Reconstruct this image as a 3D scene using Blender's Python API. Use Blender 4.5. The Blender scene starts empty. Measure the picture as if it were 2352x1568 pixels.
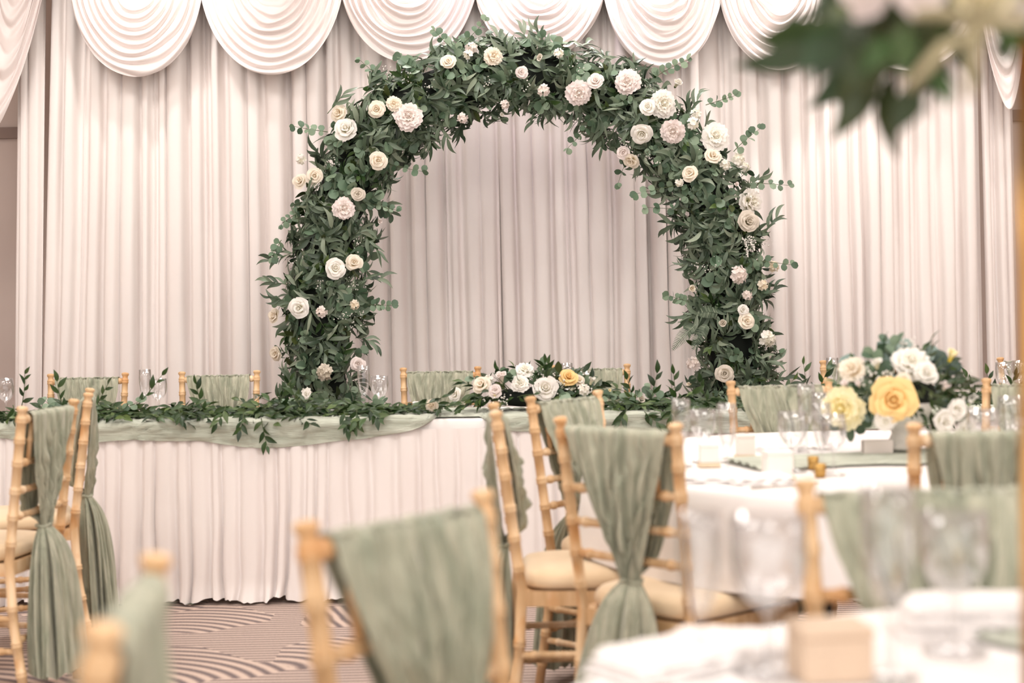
import bpy, math, random
import numpy as np
from mathutils import Matrix, Vector

random.seed(7)
rng = np.random.default_rng(11)
scene = bpy.context.scene
COL = scene.collection
PI = math.pi

# ------------------------------------------------------------------ camera
F_PX = 3267.0
CAM = Vector((0.0, 0.0, 1.182))
PITCH, ROLL = 1.21, -1.0
cd = bpy.data.cameras.new('camera')
cam = bpy.data.objects.new('camera', cd)
COL.objects.link(cam)
cd.sensor_width = 36.0
cd.lens = F_PX * 36.0 / 2352.0
cd.clip_start = 0.05
cd.clip_end = 100
CAM_ROT = Matrix.Rotation(math.radians(90 - PITCH), 3, 'X') @ Matrix.Rotation(math.radians(ROLL), 3, 'Z')
cam.matrix_world = Matrix.Translation(CAM) @ CAM_ROT.to_4x4()
cd.dof.use_dof = True
cd.dof.focus_distance = 7.3
cd.dof.aperture_fstop = 2.2
scene.camera = cam

# ------------------------------------------------------------------ view and world
scene.view_settings.view_transform = 'Standard'
scene.view_settings.look = 'None'
scene.view_settings.gamma = 1.0
scene.view_settings.use_curve_mapping = False
scene.view_settings.exposure = 0.14
world = bpy.data.worlds.new('world')
scene.world = world
world.use_nodes = True
world.node_tree.nodes['Background'].inputs['Color'].default_value = (1.0, 0.975, 0.958, 1)
world.node_tree.nodes['Background'].inputs['Strength'].default_value = 2.0  # added frontal fill, let in by leaving out the wall behind the camera

LAMPS = []   # ceiling panels: (x, y, size, watts, colour)
for lx in (-2.6, 0.0, 2.6):
    for ly in (0.6, 3.4, 6.1):
        LAMPS.append((lx, ly, 0.9, 27.0, (1.0, 0.962, 0.935)))
SPOTS = [  # spotlights washing the backdrop, the pair behind the arch added: x, y, aim x, aim z, watts, colour, cone
    (1.62, 7.55, 1.62, 2.75, 95.0, (1.0, 0.95, 0.91), 75),
    (0.15, 7.35, 0.15, 2.6, 20.0, (0.95, 0.70, 1.0), 80),
    (-1.9, 7.35, -1.9, 2.4, 45.0, (1.0, 0.95, 0.91), 85),
    (-0.55, 7.86, -0.35, 0.6, 85.0, (1.0, 0.955, 0.94), 95),  # added to brighten the curtain inside the arch, no known fitting
    (0.70, 7.86, 0.50, 0.6, 85.0, (1.0, 0.955, 0.94), 95),  # second added brightener for the curtain inside the arch
    (2.75, 7.35, 2.4, 1.7, 38.0, (1.0, 0.93, 0.90), 85),
]

# ------------------------------------------------------------------ pixel helpers (2352 x 1568 frame)
def ray(px, py):
    return (CAM_ROT @ Vector(((px - 1176.0) / F_PX, (784.0 - py) / F_PX, -1.0))).normalized()
def at(px, py, Y):
    d = ray(px, py)
    return CAM + d * ((Y - CAM.y) / d.y)
def onz(px, py, z):
    d = ray(px, py)
    return CAM + d * ((z - CAM.z) / d.z)

# ------------------------------------------------------------------ colour and materials
def lin(c):
    return tuple(((v / 255.0) / 12.92 if v / 255.0 <= 0.04045 else (((v / 255.0) + 0.055) / 1.055) ** 2.4) for v in c) + (1.0,)

class NT:
    def __init__(s, name):
        s.m = bpy.data.materials.new(name)
        s.m.use_nodes = True
        s.t = s.m.node_tree
        s.b = s.t.nodes['Principled BSDF']
        s.out = s.t.nodes['Material Output']
    def n(s, kind, **kw):
        nd = s.t.nodes.new(kind)
        for k, v in kw.items():
            if k.startswith('i_'):
                key = k[2:]
                key = int(key) if key.isdigit() else key.replace('_', ' ')
                nd.inputs[key].default_value = v
            else:
                setattr(nd, k, v)
        return nd
    def l(s, a, ao, b, bi):
        s.t.links.new(a.outputs[ao], b.inputs[bi])
    def math(s, op, a, b=None, c=None):
        nd = s.t.nodes.new('ShaderNodeMath')
        nd.operation = op
        for i, v in enumerate((a, b, c)):
            if v is None: continue
            if isinstance(v, (int, float)): nd.inputs[i].default_value = v
            else: s.t.links.new(v, nd.inputs[i])
        return nd.outputs[0]

def ramp(nt, stops):
    r = nt.n('ShaderNodeValToRGB')
    els = r.color_ramp.elements
    while len(els) < len(stops): els.new(0.5)
    for e, (p, c) in zip(els, stops):
        e.position = p
        e.color = lin(c)
    return r

def fabric(name, c1, c2, rough=0.75, scale=(8, 8, 8), bump=0.15, bscale=(120, 120, 30), sheen=0.3, bdist=0.004, transl=0.0):
    nt = NT(name)
    tc = nt.n('ShaderNodeTexCoord')
    mp = nt.n('ShaderNodeMapping', i_Scale=scale)
    nz = nt.n('ShaderNodeTexNoise', i_Scale=1.0, i_Detail=3.0)
    nt.l(tc, 'Object', mp, 'Vector'); nt.l(mp, 'Vector', nz, 'Vector')
    r = ramp(nt, [(0.3, c1), (0.7, c2)])
    nt.l(nz, 'Fac', r, 'Fac'); nt.l(r, 'Color', nt.b, 'Base Color')
    nt.b.inputs['Roughness'].default_value = rough
    nt.b.inputs['Sheen Weight'].default_value = sheen
    nt.b.inputs['Specular IOR Level'].default_value = 0.3
    if bump:
        mp2 = nt.n('ShaderNodeMapping', i_Scale=bscale)
        nz2 = nt.n('ShaderNodeTexNoise', i_Scale=1.0, i_Detail=2.0)
        bp = nt.n('ShaderNodeBump', i_Strength=bump, i_Distance=bdist)
        nt.l(tc, 'Object', mp2, 'Vector'); nt.l(mp2, 'Vector', nz2, 'Vector')
        nt.l(nz2, 'Fac', bp, 'Height'); nt.l(bp, 'Normal', nt.b, 'Normal')
    if transl:
        tr = nt.n('ShaderNodeBsdfTranslucent')
        mx = nt.n('ShaderNodeMixShader', i_Fac=transl)
        nt.l(r, 'Color', tr, 'Color')
        nt.l(nt.b, 'BSDF', mx, 1); nt.l(tr, 'BSDF', mx, 2); nt.l(mx, 'Shader', nt.out, 'Surface')
    return nt.m

def wood(name, c1, c2, c3, stain=0.0):
    nt = NT(name)
    tc = nt.n('ShaderNodeTexCoord')
    mp = nt.n('ShaderNodeMapping', i_Scale=(34, 34, 5))
    nz = nt.n('ShaderNodeTexNoise', i_Scale=1.0, i_Detail=5.0)
    nt.l(tc, 'Object', mp, 'Vector'); nt.l(mp, 'Vector', nz, 'Vector')
    oi = nt.n('ShaderNodeObjectInfo')
    f = nt.math('ADD', nz.outputs['Fac'], nt.math('MULTIPLY', nt.math('SUBTRACT', oi.outputs['Random'], 0.5), 0.22))
    r = ramp(nt, [(0.25, c1), (0.55, c2), (0.8, c3)])
    nt.t.links.new(f, r.inputs['Fac'])
    st = nt.n('ShaderNodeTexNoise', i_Scale=11.0, i_Detail=2.0)
    mo = nt.n('ShaderNodeVectorMath', operation='ADD')
    nt.l(tc, 'Object', mo, 0); nt.l(oi, 'Location', mo, 1)
    nt.l(mo, 'Vector', st, 'Vector')
    sf = nt.n('ShaderNodeMapRange', i_1=0.56, i_2=0.68, i_3=0.0, i_4=0.55)
    nt.l(st, 'Fac', sf, 0)
    mc = nt.n('ShaderNodeMix', data_type='RGBA')
    nt.l(sf, 0, mc, 0); nt.l(r, 'Color', mc, 6); mc.inputs[7].default_value = lin((206, 142, 76))
    nt.l(mc, 2, nt.b, 'Base Color')
    nt.b.inputs['Roughness'].default_value = 0.42
    bp = nt.n('ShaderNodeBump', i_Strength=0.08, i_Distance=0.003)
    nt.l(nz, 'Fac', bp, 'Height'); nt.l(bp, 'Normal', nt.b, 'Normal')
    return nt.m

def plain(name, c, rough=0.5, metal=0.0, var=0.0):
    nt = NT(name)
    if var:
        tc = nt.n('ShaderNodeTexCoord')
        nz = nt.n('ShaderNodeTexNoise', i_Scale=14.0, i_Detail=3.0)
        nt.l(tc, 'Object', nz, 'Vector')
        k = 1 - var
        r = ramp(nt, [(0.3, tuple(v * k for v in c)), (0.7, c)])
        nt.l(nz, 'Fac', r, 'Fac'); nt.l(r, 'Color', nt.b, 'Base Color')
    else:
        nt.b.inputs['Base Color'].default_value = lin(c)
    nt.b.inputs['Roughness'].default_value = rough
    nt.b.inputs['Metallic'].default_value = metal
    return nt.m

def leafmat(name, cols, rough=0.5):
    nt = NT(name)
    g = nt.n('ShaderNodeNewGeometry')
    oi = nt.n('ShaderNodeObjectInfo')
    f = nt.math('FRACT', nt.math('ADD', g.outputs['Random Per Island'], oi.outputs['Random']))
    st = [(i / (len(cols) - 1), c) for i, c in enumerate(cols)]
    r = ramp(nt, st)
    nt.t.links.new(f, r.inputs['Fac'])
    nt.l(r, 'Color', nt.b, 'Base Color')
    nt.b.inputs['Roughness'].default_value = rough
    tr = nt.n('ShaderNodeBsdfTranslucent')
    mx = nt.n('ShaderNodeMixShader', i_Fac=0.12)
    nt.l(r, 'Color', tr, 'Color')
    nt.l(nt.b, 'BSDF', mx, 1); nt.l(tr, 'BSDF', mx, 2); nt.l(mx, 'Shader', nt.out, 'Surface')
    return nt.m

def petalmat(name, c_in, c_out):
    nt = NT(name)
    tc = nt.n('ShaderNodeTexCoord')
    sp = nt.n('ShaderNodeVectorMath', operation='LENGTH')
    nt.l(tc, 'Object', sp, 0)
    r = ramp(nt, [(0.25, c_in), (0.85, c_out)])
    nt.l(sp, 'Value', r, 'Fac')
    nt.l(r, 'Color', nt.b, 'Base Color')
    nt.b.inputs['Roughness'].default_value = 0.6
    tr = nt.n('ShaderNodeBsdfTranslucent')
    mx = nt.n('ShaderNodeMixShader', i_Fac=0.25)
    nt.l(r, 'Color', tr, 'Color')
    nt.l(nt.b, 'BSDF', mx, 1); nt.l(tr, 'BSDF', mx, 2); nt.l(mx, 'Shader', nt.out, 'Surface')
    return nt.m

def glassmat(name):
    nt = NT(name)
    nt.t.nodes.remove(nt.b)
    tr = nt.n('ShaderNodeBsdfTransparent', i_Color=(0.97, 0.97, 0.97, 1))
    gl = nt.n('ShaderNodeBsdfGlossy', i_Roughness=0.03)
    lw = nt.n('ShaderNodeLayerWeight', i_Blend=0.32)
    f = nt.math('MULTIPLY_ADD', lw.outputs['Facing'], 0.75, 0.05)
    mx = nt.n('ShaderNodeMixShader')
    nt.t.links.new(f, mx.inputs['Fac'])
    nt.l(tr, 'BSDF', mx, 1); nt.l(gl, 'BSDF', mx, 2); nt.l(mx, 'Shader', nt.out, 'Surface')
    return nt.m

def emit(name, c, s):
    nt = NT(name)
    nt.b.inputs['Base Color'].default_value = c
    nt.b.inputs['Emission Color'].default_value = c
    nt.b.inputs['Emission Strength'].default_value = s
    return nt.m

def carpet(name):
    nt = NT(name)
    tc = nt.n('ShaderNodeTexCoord')
    sx = nt.n('ShaderNodeSeparateXYZ')
    nt.l(tc, 'Object', sx, 'Vector')
    dn = nt.n('ShaderNodeTexNoise', i_Scale=2.2, i_Detail=2.0)
    nt.l(tc, 'Object', dn, 'Vector')
    warp = nt.math('MULTIPLY', nt.math('SUBTRACT', dn.outputs['Fac'], 0.5), 0.10)
    vo = nt.n('ShaderNodeTexVoronoi', i_Scale=1.75)
    vo.distance = 'MANHATTAN'
    nt.l(tc, 'Object', vo, 'Vector')
    sc = nt.n('ShaderNodeSeparateColor')
    nt.l(vo, 'Color', sc, 'Color')
    h = sc.outputs['Red']
    ang = nt.math('MULTIPLY', nt.math('ADD', nt.math('FLOOR', nt.math('MULTIPLY', sc.outputs['Green'], 4.0)), 0.55), PI / 4)
    ca = nt.math('COSINE', ang); sa = nt.math('SINE', ang)
    rot = nt.math('ADD', nt.math('MULTIPLY', sx.outputs['X'], sa), nt.math('MULTIPLY', sx.outputs['Y'], ca))
    rot = nt.math('ADD', rot, warp)
    s_rot = nt.math('SINE', nt.math('MULTIPLY', rot, 2 * PI / 0.050))
    off = nt.n('ShaderNodeVectorMath', operation='SUBTRACT')
    nt.l(tc, 'Object', off, 0); nt.l(vo, 'Position', off, 1)
    of2 = nt.n('ShaderNodeVectorMath', operation='ADD'); of2.inputs[1].default_value = (0.16, 0.34, 0.0)
    nt.l(off, 'Vector', of2, 0)
    ln = nt.n('ShaderNodeVectorMath', operation='LENGTH'); nt.l(of2, 'Vector', ln, 0)
    s_arc = nt.math('SINE', nt.math('MULTIPLY', ln.outputs['Value'], 2 * PI / 0.052))
    s_hor = nt.math('SINE', nt.math('MULTIPLY', nt.math('ADD', sx.outputs['Y'], nt.math('MULTIPLY', warp, 0.12)), 2 * PI / 0.036))
    def mixf(f, a, b):
        m = nt.n('ShaderNodeMix')
        nt.t.links.new(f, m.inputs[0]); nt.t.links.new(a, m.inputs[2]); nt.t.links.new(b, m.inputs[3])
        return m.outputs[0]
    k1 = nt.math('GREATER_THAN', h, 0.45)
    k2 = nt.math('GREATER_THAN', h, 0.76)
    v = mixf(k2, mixf(k1, s_hor, s_rot), s_arc)
    fine = nt.n('ShaderNodeTexNoise', i_Scale=160.0, i_Detail=2.0)
    nt.l(tc, 'Object', fine, 'Vector')
    v = nt.math('ADD', nt.math('MULTIPLY', v, 0.30), nt.math('MULTIPLY_ADD', fine.outputs['Fac'], 0.45, 0.26))
    r = ramp(nt, [(0.20, (112, 101, 101)), (0.44, (160, 142, 134)), (0.70, (200, 179, 166))])
    nt.t.links.new(v, r.inputs['Fac'])
    nt.l(r, 'Color', nt.b, 'Base Color')
    nt.b.inputs['Roughness'].default_value = 0.95
    nt.b.inputs['Specular IOR Level'].default_value = 0.1
    bp = nt.n('ShaderNodeBump', i_Strength=0.3, i_Distance=0.004)
    nt.t.links.new(v, bp.inputs['Height']); nt.l(bp, 'Normal', nt.b, 'Normal')
    return nt.m

M = dict(
    curtain=fabric('curtain fabric', (240, 231, 227), (245, 238, 234), 0.7, (3, 3, 1), 0.12, (220, 220, 6), 0.2, 0.002),
    swag=fabric('swag satin', (238, 227, 223), (243, 234, 231), 0.42, (5, 5, 5), 0.1, (60, 60, 60), 0.15, 0.003),
    linen=fabric('white table linen', (240, 234, 231), (246, 241, 239), 0.7, (4, 4, 4), 0.1, (60, 60, 60), 0.15, 0.003),
    skirt=fabric('skirt fabric', (242, 234, 231), (247, 241, 238), 0.65, (4, 4, 2), 0.1, (150, 150, 8), 0.2, 0.002),
    sage=fabric('sage muslin', (148, 153, 133), (192, 191, 170), 0.9, (40, 40, 5), 0.9, (70, 70, 12), 0.25, 0.012, 0.10),  # darker streaks put some crease shade into the cloth colour
    sage_run=fabric('sage runner muslin', (174, 180, 164), (202, 206, 191), 0.9, (3, 30, 30), 0.8, (9, 80, 80), 0.25, 0.010, 0.05),
    wood=wood('limewashed chair wood', (192, 150, 104), (220, 184, 140), (238, 212, 178)),
    pad=fabric('seat pad fabric', (222, 196, 160), (234, 210, 176), 0.85, (6, 6, 6), 0.1, (200, 200, 200), 0.3, 0.001),
    willow=leafmat('willow leaf', [(46, 62, 46), (86, 104, 82), (120, 136, 114), (62, 80, 60), (150, 162, 140)], 0.42),
    euc=leafmat('round eucalyptus leaf', [(58, 82, 60), (98, 124, 98), (138, 158, 132), (78, 102, 80)], 0.48),
    darkleaf=leafmat('olive dark leaf', [(40, 54, 32), (58, 70, 36), (74, 84, 40), (52, 66, 40)], 0.4),
    ruscus=leafmat('ruscus leaf', [(30, 52, 26), (44, 70, 34), (62, 88, 44), (36, 60, 30), (92, 114, 60)], 0.38),
    pale=leafmat('pale grey eucalyptus leaf', [(98, 120, 112), (122, 142, 134), (140, 156, 148)], 0.6),
    stem=plain('green stem', (92, 108, 70), 0.6, 0, 0.2),
    beige=plain('pale dried stem', (168, 156, 122), 0.8, 0, 0.1),
    core=plain('dark shade core', (20, 28, 20), 0.95, 0, 0.3),  # near-black filler, paints the shade in gaps between leaves
    cream=petalmat('cream petal', (246, 222, 176), (248, 238, 222)),
    white=petalmat('white petal', (244, 238, 204), (250, 246, 240)),
    blush=petalmat('blush petal', (240, 226, 208), (244, 232, 228)),
    yellow=petalmat('yellow petal', (244, 194, 96), (250, 218, 152)),
    lemon=petalmat('lemon petal', (250, 224, 60), (250, 240, 200)),
    dusk=petalmat('dusty petal', (216, 206, 178), (226, 216, 202)),
    glass=glassmat('clear glass'),
    wall=fabric('wall paint', (216, 200, 192), (224, 208, 200), 0.9, (2, 2, 2), 0.05, (60, 60, 60), 0.0),
    wall_side=fabric('side wall paint', (206, 190, 178), (214, 198, 186), 0.9, (2, 2, 2), 0.05, (60, 60, 60), 0.0),
    trim=plain('trim paint', (150, 130, 122), 0.6),
    ceil=plain('ceiling paint', (236, 230, 224), 0.95),
    carpet=carpet('patterned carpet'),
    card=plain('white card', (242, 232, 226), 0.7),
    cardbase=plain('pale wood block', (226, 206, 176), 0.6, 0, 0.1),
    kraft=plain('beige box card', (216, 192, 168), 0.75, 0, 0.06),
    gold=plain('brushed gold', (200, 152, 84), 0.32, 0.85),
    vase=plain('white stone vase', (236, 231, 223), 0.6, 0, 0.08),
    steel=plain('polished cutlery', (210, 206, 200), 0.18, 1.0),
    foil=plain('gold foil', (186, 148, 86), 0.42, 0.9),
    porcelain=plain('white porcelain', (246, 242, 238), 0.15),
    lampface=emit('lamp diffuser', (1.0, 0.93, 0.85, 1), 4.0),
    metalw=plain('white metal', (230, 228, 224), 0.4),
    ply=plain('plywood', (190, 160, 120), 0.7, 0, 0.15),
    dmetal=plain('dark steel', (70, 68, 66), 0.45, 0.7),
)

# ------------------------------------------------------------------ mesh helpers
class MB:
    def __init__(s):
        s.v = []; s.f = []; s.mi = []; s.n = 0
    def add(s, v, f, mi=0):
        o = s.n
        s.v.extend(tuple(map(float, p)) for p in v)
        s.f.extend(tuple(i + o for i in q) for q in f)
        s.mi.extend([mi] * len(f))
        s.n = len(s.v)
        return s
    def box(s, c, d, mi=0, bev=0.0):
        cx, cy, cz = c; hx, hy, hz = d[0] / 2, d[1] / 2, d[2] / 2
        b = min(bev, hx * .9, hy * .9, hz * .9)
        if b <= 0:
            v = [(cx + i * hx, cy + j * hy, cz + k * hz) for k in (-1, 1) for j in (-1, 1) for i in (-1, 1)]
            s.add(v, [(0, 2, 3, 1), (4, 5, 7, 6), (0, 1, 5, 4), (2, 6, 7, 3), (0, 4, 6, 2), (1, 3, 7, 5)], mi)
        else:
            rings = []
            def ring(ix, iy, z):
                c_ = min(b, ix, iy)
                return [(cx - ix + c_, cy - iy, z), (cx + ix - c_, cy - iy, z), (cx + ix, cy - iy + c_, z), (cx + ix, cy + iy - c_, z),
                        (cx + ix - c_, cy + iy, z), (cx - ix + c_, cy + iy, z), (cx - ix, cy + iy - c_, z), (cx - ix, cy - iy + c_, z)]
            rs = [ring(hx - b, hy - b, cz - hz), ring(hx, hy, cz - hz + b), ring(hx, hy, cz + hz - b), ring(hx - b, hy - b, cz + hz)]
            v = [p for r in rs for p in r]
            f = [tuple(range(7, -1, -1)), tuple(range(24, 32))]
            for k in range(3):
                for i in range(8):
                    j = (i + 1) % 8
                    f.append((k * 8 + i, k * 8 + j, k * 8 + 8 + j, k * 8 + 8 + i))
            s.add(v, f, mi)
        return s
    def tube(s, pts, rad, n=8, mi=0, cap=True):
        pts = [Vector(p) for p in pts]
        if not hasattr(rad, '__len__'): rad = [rad] * len(pts)
        v = []; up = None
        for i, p in enumerate(pts):
            t = (pts[min(i + 1, len(pts) - 1)] - pts[max(i - 1, 0)]).normalized()
            if up is None:
                up = Vector((1, 0, 0)) if abs(t.x) < 0.8 else Vector((0, 1, 0))
            a = (up - t * up.dot(t)).normalized(); b = t.cross(a); up = a
            for k in range(n):
                q = 2 * PI * k / n
                v.append(p + (a * math.cos(q) + b * math.sin(q)) * rad[i])
        f = []
        for i in range(len(pts) - 1):
            for k in range(n):
                j = (k + 1) % n
                f.append((i * n + k, i * n + j, i * n + n + j, i * n + n + k))
        if cap:
            f.append(tuple(range(n - 1, -1, -1)))
            f.append(tuple(range((len(pts) - 1) * n, len(pts) * n)))
        return s.add(v, f, mi)
    def lathe(s, prof, n=20, c=(0, 0, 0), mi=0, cap=False):
        v = []; f = []
        for r, z in prof:
            for k in range(n):
                q = 2 * PI * k / n
                v.append((c[0] + r * math.cos(q), c[1] + r * math.sin(q), c[2] + z))
        for i in range(len(prof) - 1):
            for k in range(n):
                j = (k + 1) % n
                f.append((i * n + k, i * n + j, i * n + n + j, i * n + n + k))
        if cap:
            f.append(tuple(range(n - 1, -1, -1)))
            f.append(tuple(range((len(prof) - 1) * n, len(prof) * n)))
        return s.add(v, f, mi)
    def grid(s, P, mi=0, wrap=False):
        P = np.asarray(P); a, b = P.shape[:2]
        f = []
        for i in range(a - 1):
            for j in range(b if wrap else b - 1):
                k = (j + 1) % b
                f.append((i * b + j, i * b + k, (i + 1) * b + k, (i + 1) * b + j))
        return s.add(P.reshape(-1, 3), f, mi)
    def mesh(s, name, mats, smooth=True):
        me = bpy.data.meshes.new(name)
        me.from_pydata(s.v, [], s.f)
        for m in (mats if isinstance(mats, (list, tuple)) else [mats]):
            me.materials.append(m)
        if len(set(s.mi)) > 1: me.polygons.foreach_set('material_index', s.mi)
        if smooth: me.polygons.foreach_set('use_smooth', [True] * len(s.f))
        me.update()
        return me

def autosmooth(me, deg=40):
    try: me.set_sharp_from_angle(angle=math.radians(deg))
    except Exception: pass
    return me

W = {}
def tag(o, label=None, cat=None, group=None, kind=None):
    if label: o['label'] = label
    if cat: o['category'] = cat
    if group: o['group'] = group
    if kind: o['kind'] = kind
    return o
def top(name, mesh, label, cat, group=None, mat=None, loc=None):
    o = bpy.data.objects.new(name, mesh)
    COL.objects.link(o)
    if mat is None: mat = Matrix.Translation(Vector(loc)) if loc is not None else Matrix.Identity(4)
    o.matrix_world = mat
    W[o.name] = mat.copy()
    return tag(o, label, cat, group)
def part(name, mesh, parent, world=None, basis=None, label=None, kind=None):
    o = bpy.data.objects.new(name, mesh)
    COL.objects.link(o)
    o.parent = parent
    if basis is None:
        basis = W[parent.name].inverted() @ (world if world is not None else Matrix.Identity(4))
    o.matrix_basis = basis
    W[o.name] = W[parent.name] @ basis
    return tag(o, label, kind=kind)
def struct(name, mesh, loc=None):
    o = top(name, mesh, None, None, loc=loc)
    o['kind'] = 'structure'
    return o
def frame(pos, zdir, scale=1.0, spin=0.0):
    z = Vector(zdir).normalized()
    x = Vector((0, 0, 1)).cross(z)
    x = Vector((1, 0, 0)) if x.length < 1e-4 else x.normalized()
    y = z.cross(x)
    R = Matrix((x, y, z)).transposed().to_4x4()
    return Matrix.Translation(Vector(pos)) @ R @ Matrix.Rotation(spin, 4, 'Z') @ Matrix.Diagonal((scale, scale, scale, 1))

def wob(seed, n=4, f0=1.0):
    r = random.Random(seed)
    k = [(r.uniform(0.6, 1.8) * f0 * (i + 1), r.uniform(0, 6.28), 1.0 / (i + 1)) for i in range(n)]
    tot = sum(c for _, _, c in k)
    return lambda x: sum(np.sin(a * x + b) * c for a, b, c in k) / tot

# ------------------------------------------------------------------ room shell
def slab(name, c, d, m):
    return struct(name, MB().box(c, d).mesh(name, M[m], False))
fl = slab('floor', (0, 3.0, -0.05), (9.6, 13.0, 0.10), 'carpet')
slab('ceiling', (0, 3.0, 3.90), (9.6, 13.0, 0.10), 'ceil')
slab('wall_back', (0, 9.05, 1.90), (9.6, 0.10, 3.9), 'wall')
slab('wall_left', (-4.75, 3.0, 1.90), (0.10, 12.0, 3.9), 'wall_side')
slab('wall_right', (4.75, 3.0, 1.90), (0.10, 12.0, 3.9), 'wall_side')
slab('trim_1', (-3.85, 8.985, 2.36), (1.65, 0.03, 0.07), 'trim')
slab('trim_2', (3.85, 8.985, 2.36), (1.65, 0.03, 0.07), 'trim')
slab('baseboard_back', (0, 8.985, 0.06), (9.4, 0.03, 0.12), 'trim')

for i, (lx, ly, sz, w, colr) in enumerate(LAMPS):
    o = top('ceiling_light', None, 'square ceiling light panel above the room, out of view', 'ceiling light', 'ceiling light panels', loc=(lx, ly, 3.85))
    part('lamp_frame', MB().box((0, 0, -0.02), (sz + 0.06, sz + 0.06, 0.035)).mesh('lamp_frame', M['metalw'], False), o, basis=Matrix.Identity(4))
    part('diffuser', MB().box((0, 0, -0.045), (sz, sz, 0.012)).mesh('diffuser', M['lampface'], False), o, basis=Matrix.Identity(4))
    ld = bpy.data.lights.new('panel_light', 'AREA')
    ld.energy = w; ld.size = sz; ld.color = colr
    lo = bpy.data.objects.new('panel_light', ld); COL.objects.link(lo)
    lo.location = (lx, ly, 3.78)
for i, (sx_, sy_, ax, az, w, colr, cone) in enumerate(SPOTS):
    o = top('backdrop_spotlight', None, 'small unseen spotlight set to light the backdrop', 'spotlight', 'backdrop spotlights', loc=(sx_, sy_, 3.85))
    part('spot_can', MB().lathe([(0.05, 0), (0.05, -0.14), (0.042, -0.14), (0.040, -0.06), (0.0, -0.05)], 18).mesh('spot_can', M['metalw']), o, basis=Matrix.Identity(4))
    ld = bpy.data.lights.new('spot_light', 'SPOT')
    ld.energy = w; ld.color = colr; ld.spot_size = math.radians(cone); ld.spot_blend = 1.0; ld.shadow_soft_size = 0.06
    lo = bpy.data.objects.new('spot_light', ld); COL.objects.link(lo)
    p0 = Vector((sx_, sy_, 3.69)); lo.location = p0
    lo.rotation_euler = (Vector((ax, 8.1, az)) - p0).to_track_quat('-Z', 'Y').to_euler()

# ------------------------------------------------------------------ backdrop curtain
YC = 8.15
def xw(px, Y=YC):                       # world x of a pixel column at mid height
    return at(px, 600, Y).x
def pleats(x0, x1, avg, seed):
    r = random.Random(seed)
    xs = [x0]
    while xs[-1] < x1 - avg * 0.5:
        xs.append(xs[-1] + avg * r.uniform(0.6, 1.4))
    k = (x1 - x0) / (xs[-1] - x0)
    return [x0 + (x - x0) * k for x in xs]
def curtain(name, x0, x1, z0, z1, avg, depth, seed, label, lean=None, rows=18):
    r = random.Random(seed)
    fx = pleats(x0, x1, avg, seed)
    X = []; D = []; FI = []
    NS = 22
    for i in range(len(fx) - 1):
        w = fx[i + 1] - fx[i]
        d = depth * r.uniform(0.55, 1.25) * min(1.3, w / avg + 0.15)
        cut = r.uniform(0.62, 0.82); sk = r.uniform(-0.35, 0.35); mir = r.random() < 0.5
        for j in range(NS):
            q = j / NS
            qq = 1 - q if mir else q
            if qq < cut:
                u = qq / cut
                y = -d * (1 - abs(2 * u - 1) ** 5) * (1 + sk * (u - 0.5)) + 0.25 * d * abs(2 * u - 1) ** 2
            else:
                u = (qq - cut) / (1 - cut)
                y = d * 0.25 + d * 0.75 * (1 - abs(2 * u - 1) ** 3)
            X.append(fx[i] + w * q); D.append(y); FI.append(i)
    X.append(x1); D.append(0); FI.append(len(fx) - 2)
    X = np.array(X); D = np.array(D)
    wl = wob(seed + 5, 4, 3.0); wl2 = wob(seed + 9, 3, 2.0)
    P = []
    for k in range(rows + 1):
        t = k / rows                      # 0 top, 1 bottom
        z = z1 + (z0 - z1) * t
        dx = 0.010 * wl(X * 3 + 2.2 * t) * t * np.clip(np.minimum(X - x0, x1 - X) / 0.12, 0, 1)
        if lean: dx = dx + np.array([lean(x) for x in X]) * t
        y = YC + D * (0.75 + 0.35 * t + 0.25 * wl2(X * 4 + 3 * t))
        P.append(np.stack([X + dx, y, np.full_like(X, z)], 1))
    me = MB().grid(np.array(P)[:, ::-1]).mesh(name, M['curtain'])
    return top(name, me, label, 'curtain', 'backdrop curtain panels')
def lean_l(x):
    return -0.20 * max(0.0, min(1.0, (-1.35 - x) / 1.5))
XA, XB, XC, XD, XE, XF = xw(36), xw(98), xw(114), xw(1142), xw(2246), xw(2322)
curtain('backdrop_curtain', XA + 0.07, XB + 0.07, 0.01, 3.5, 0.075, 0.03, 21, 'narrow white pleated curtain strip at the left end of the backdrop', lambda x: -0.12)
curtain('backdrop_curtain', XC + 0.07, XD + 0.02, 0.01, 3.5, 0.104, 0.036, 3, 'wide white pleated backdrop curtain behind the left half of the floral arch', lean_l)
curtain('backdrop_curtain', XD - 0.02, XE, 0.01, 3.5, 0.098, 0.034, 33, 'wide white pleated backdrop curtain behind the right half of the floral arch', lambda x: 0.03)
curtain('backdrop_curtain', XE + 0.012, XF, 0.01, 3.5, 0.062, 0.026, 41, 'narrow white pleated curtain strip at the right end of the backdrop', lambda x: 0.05)

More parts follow.
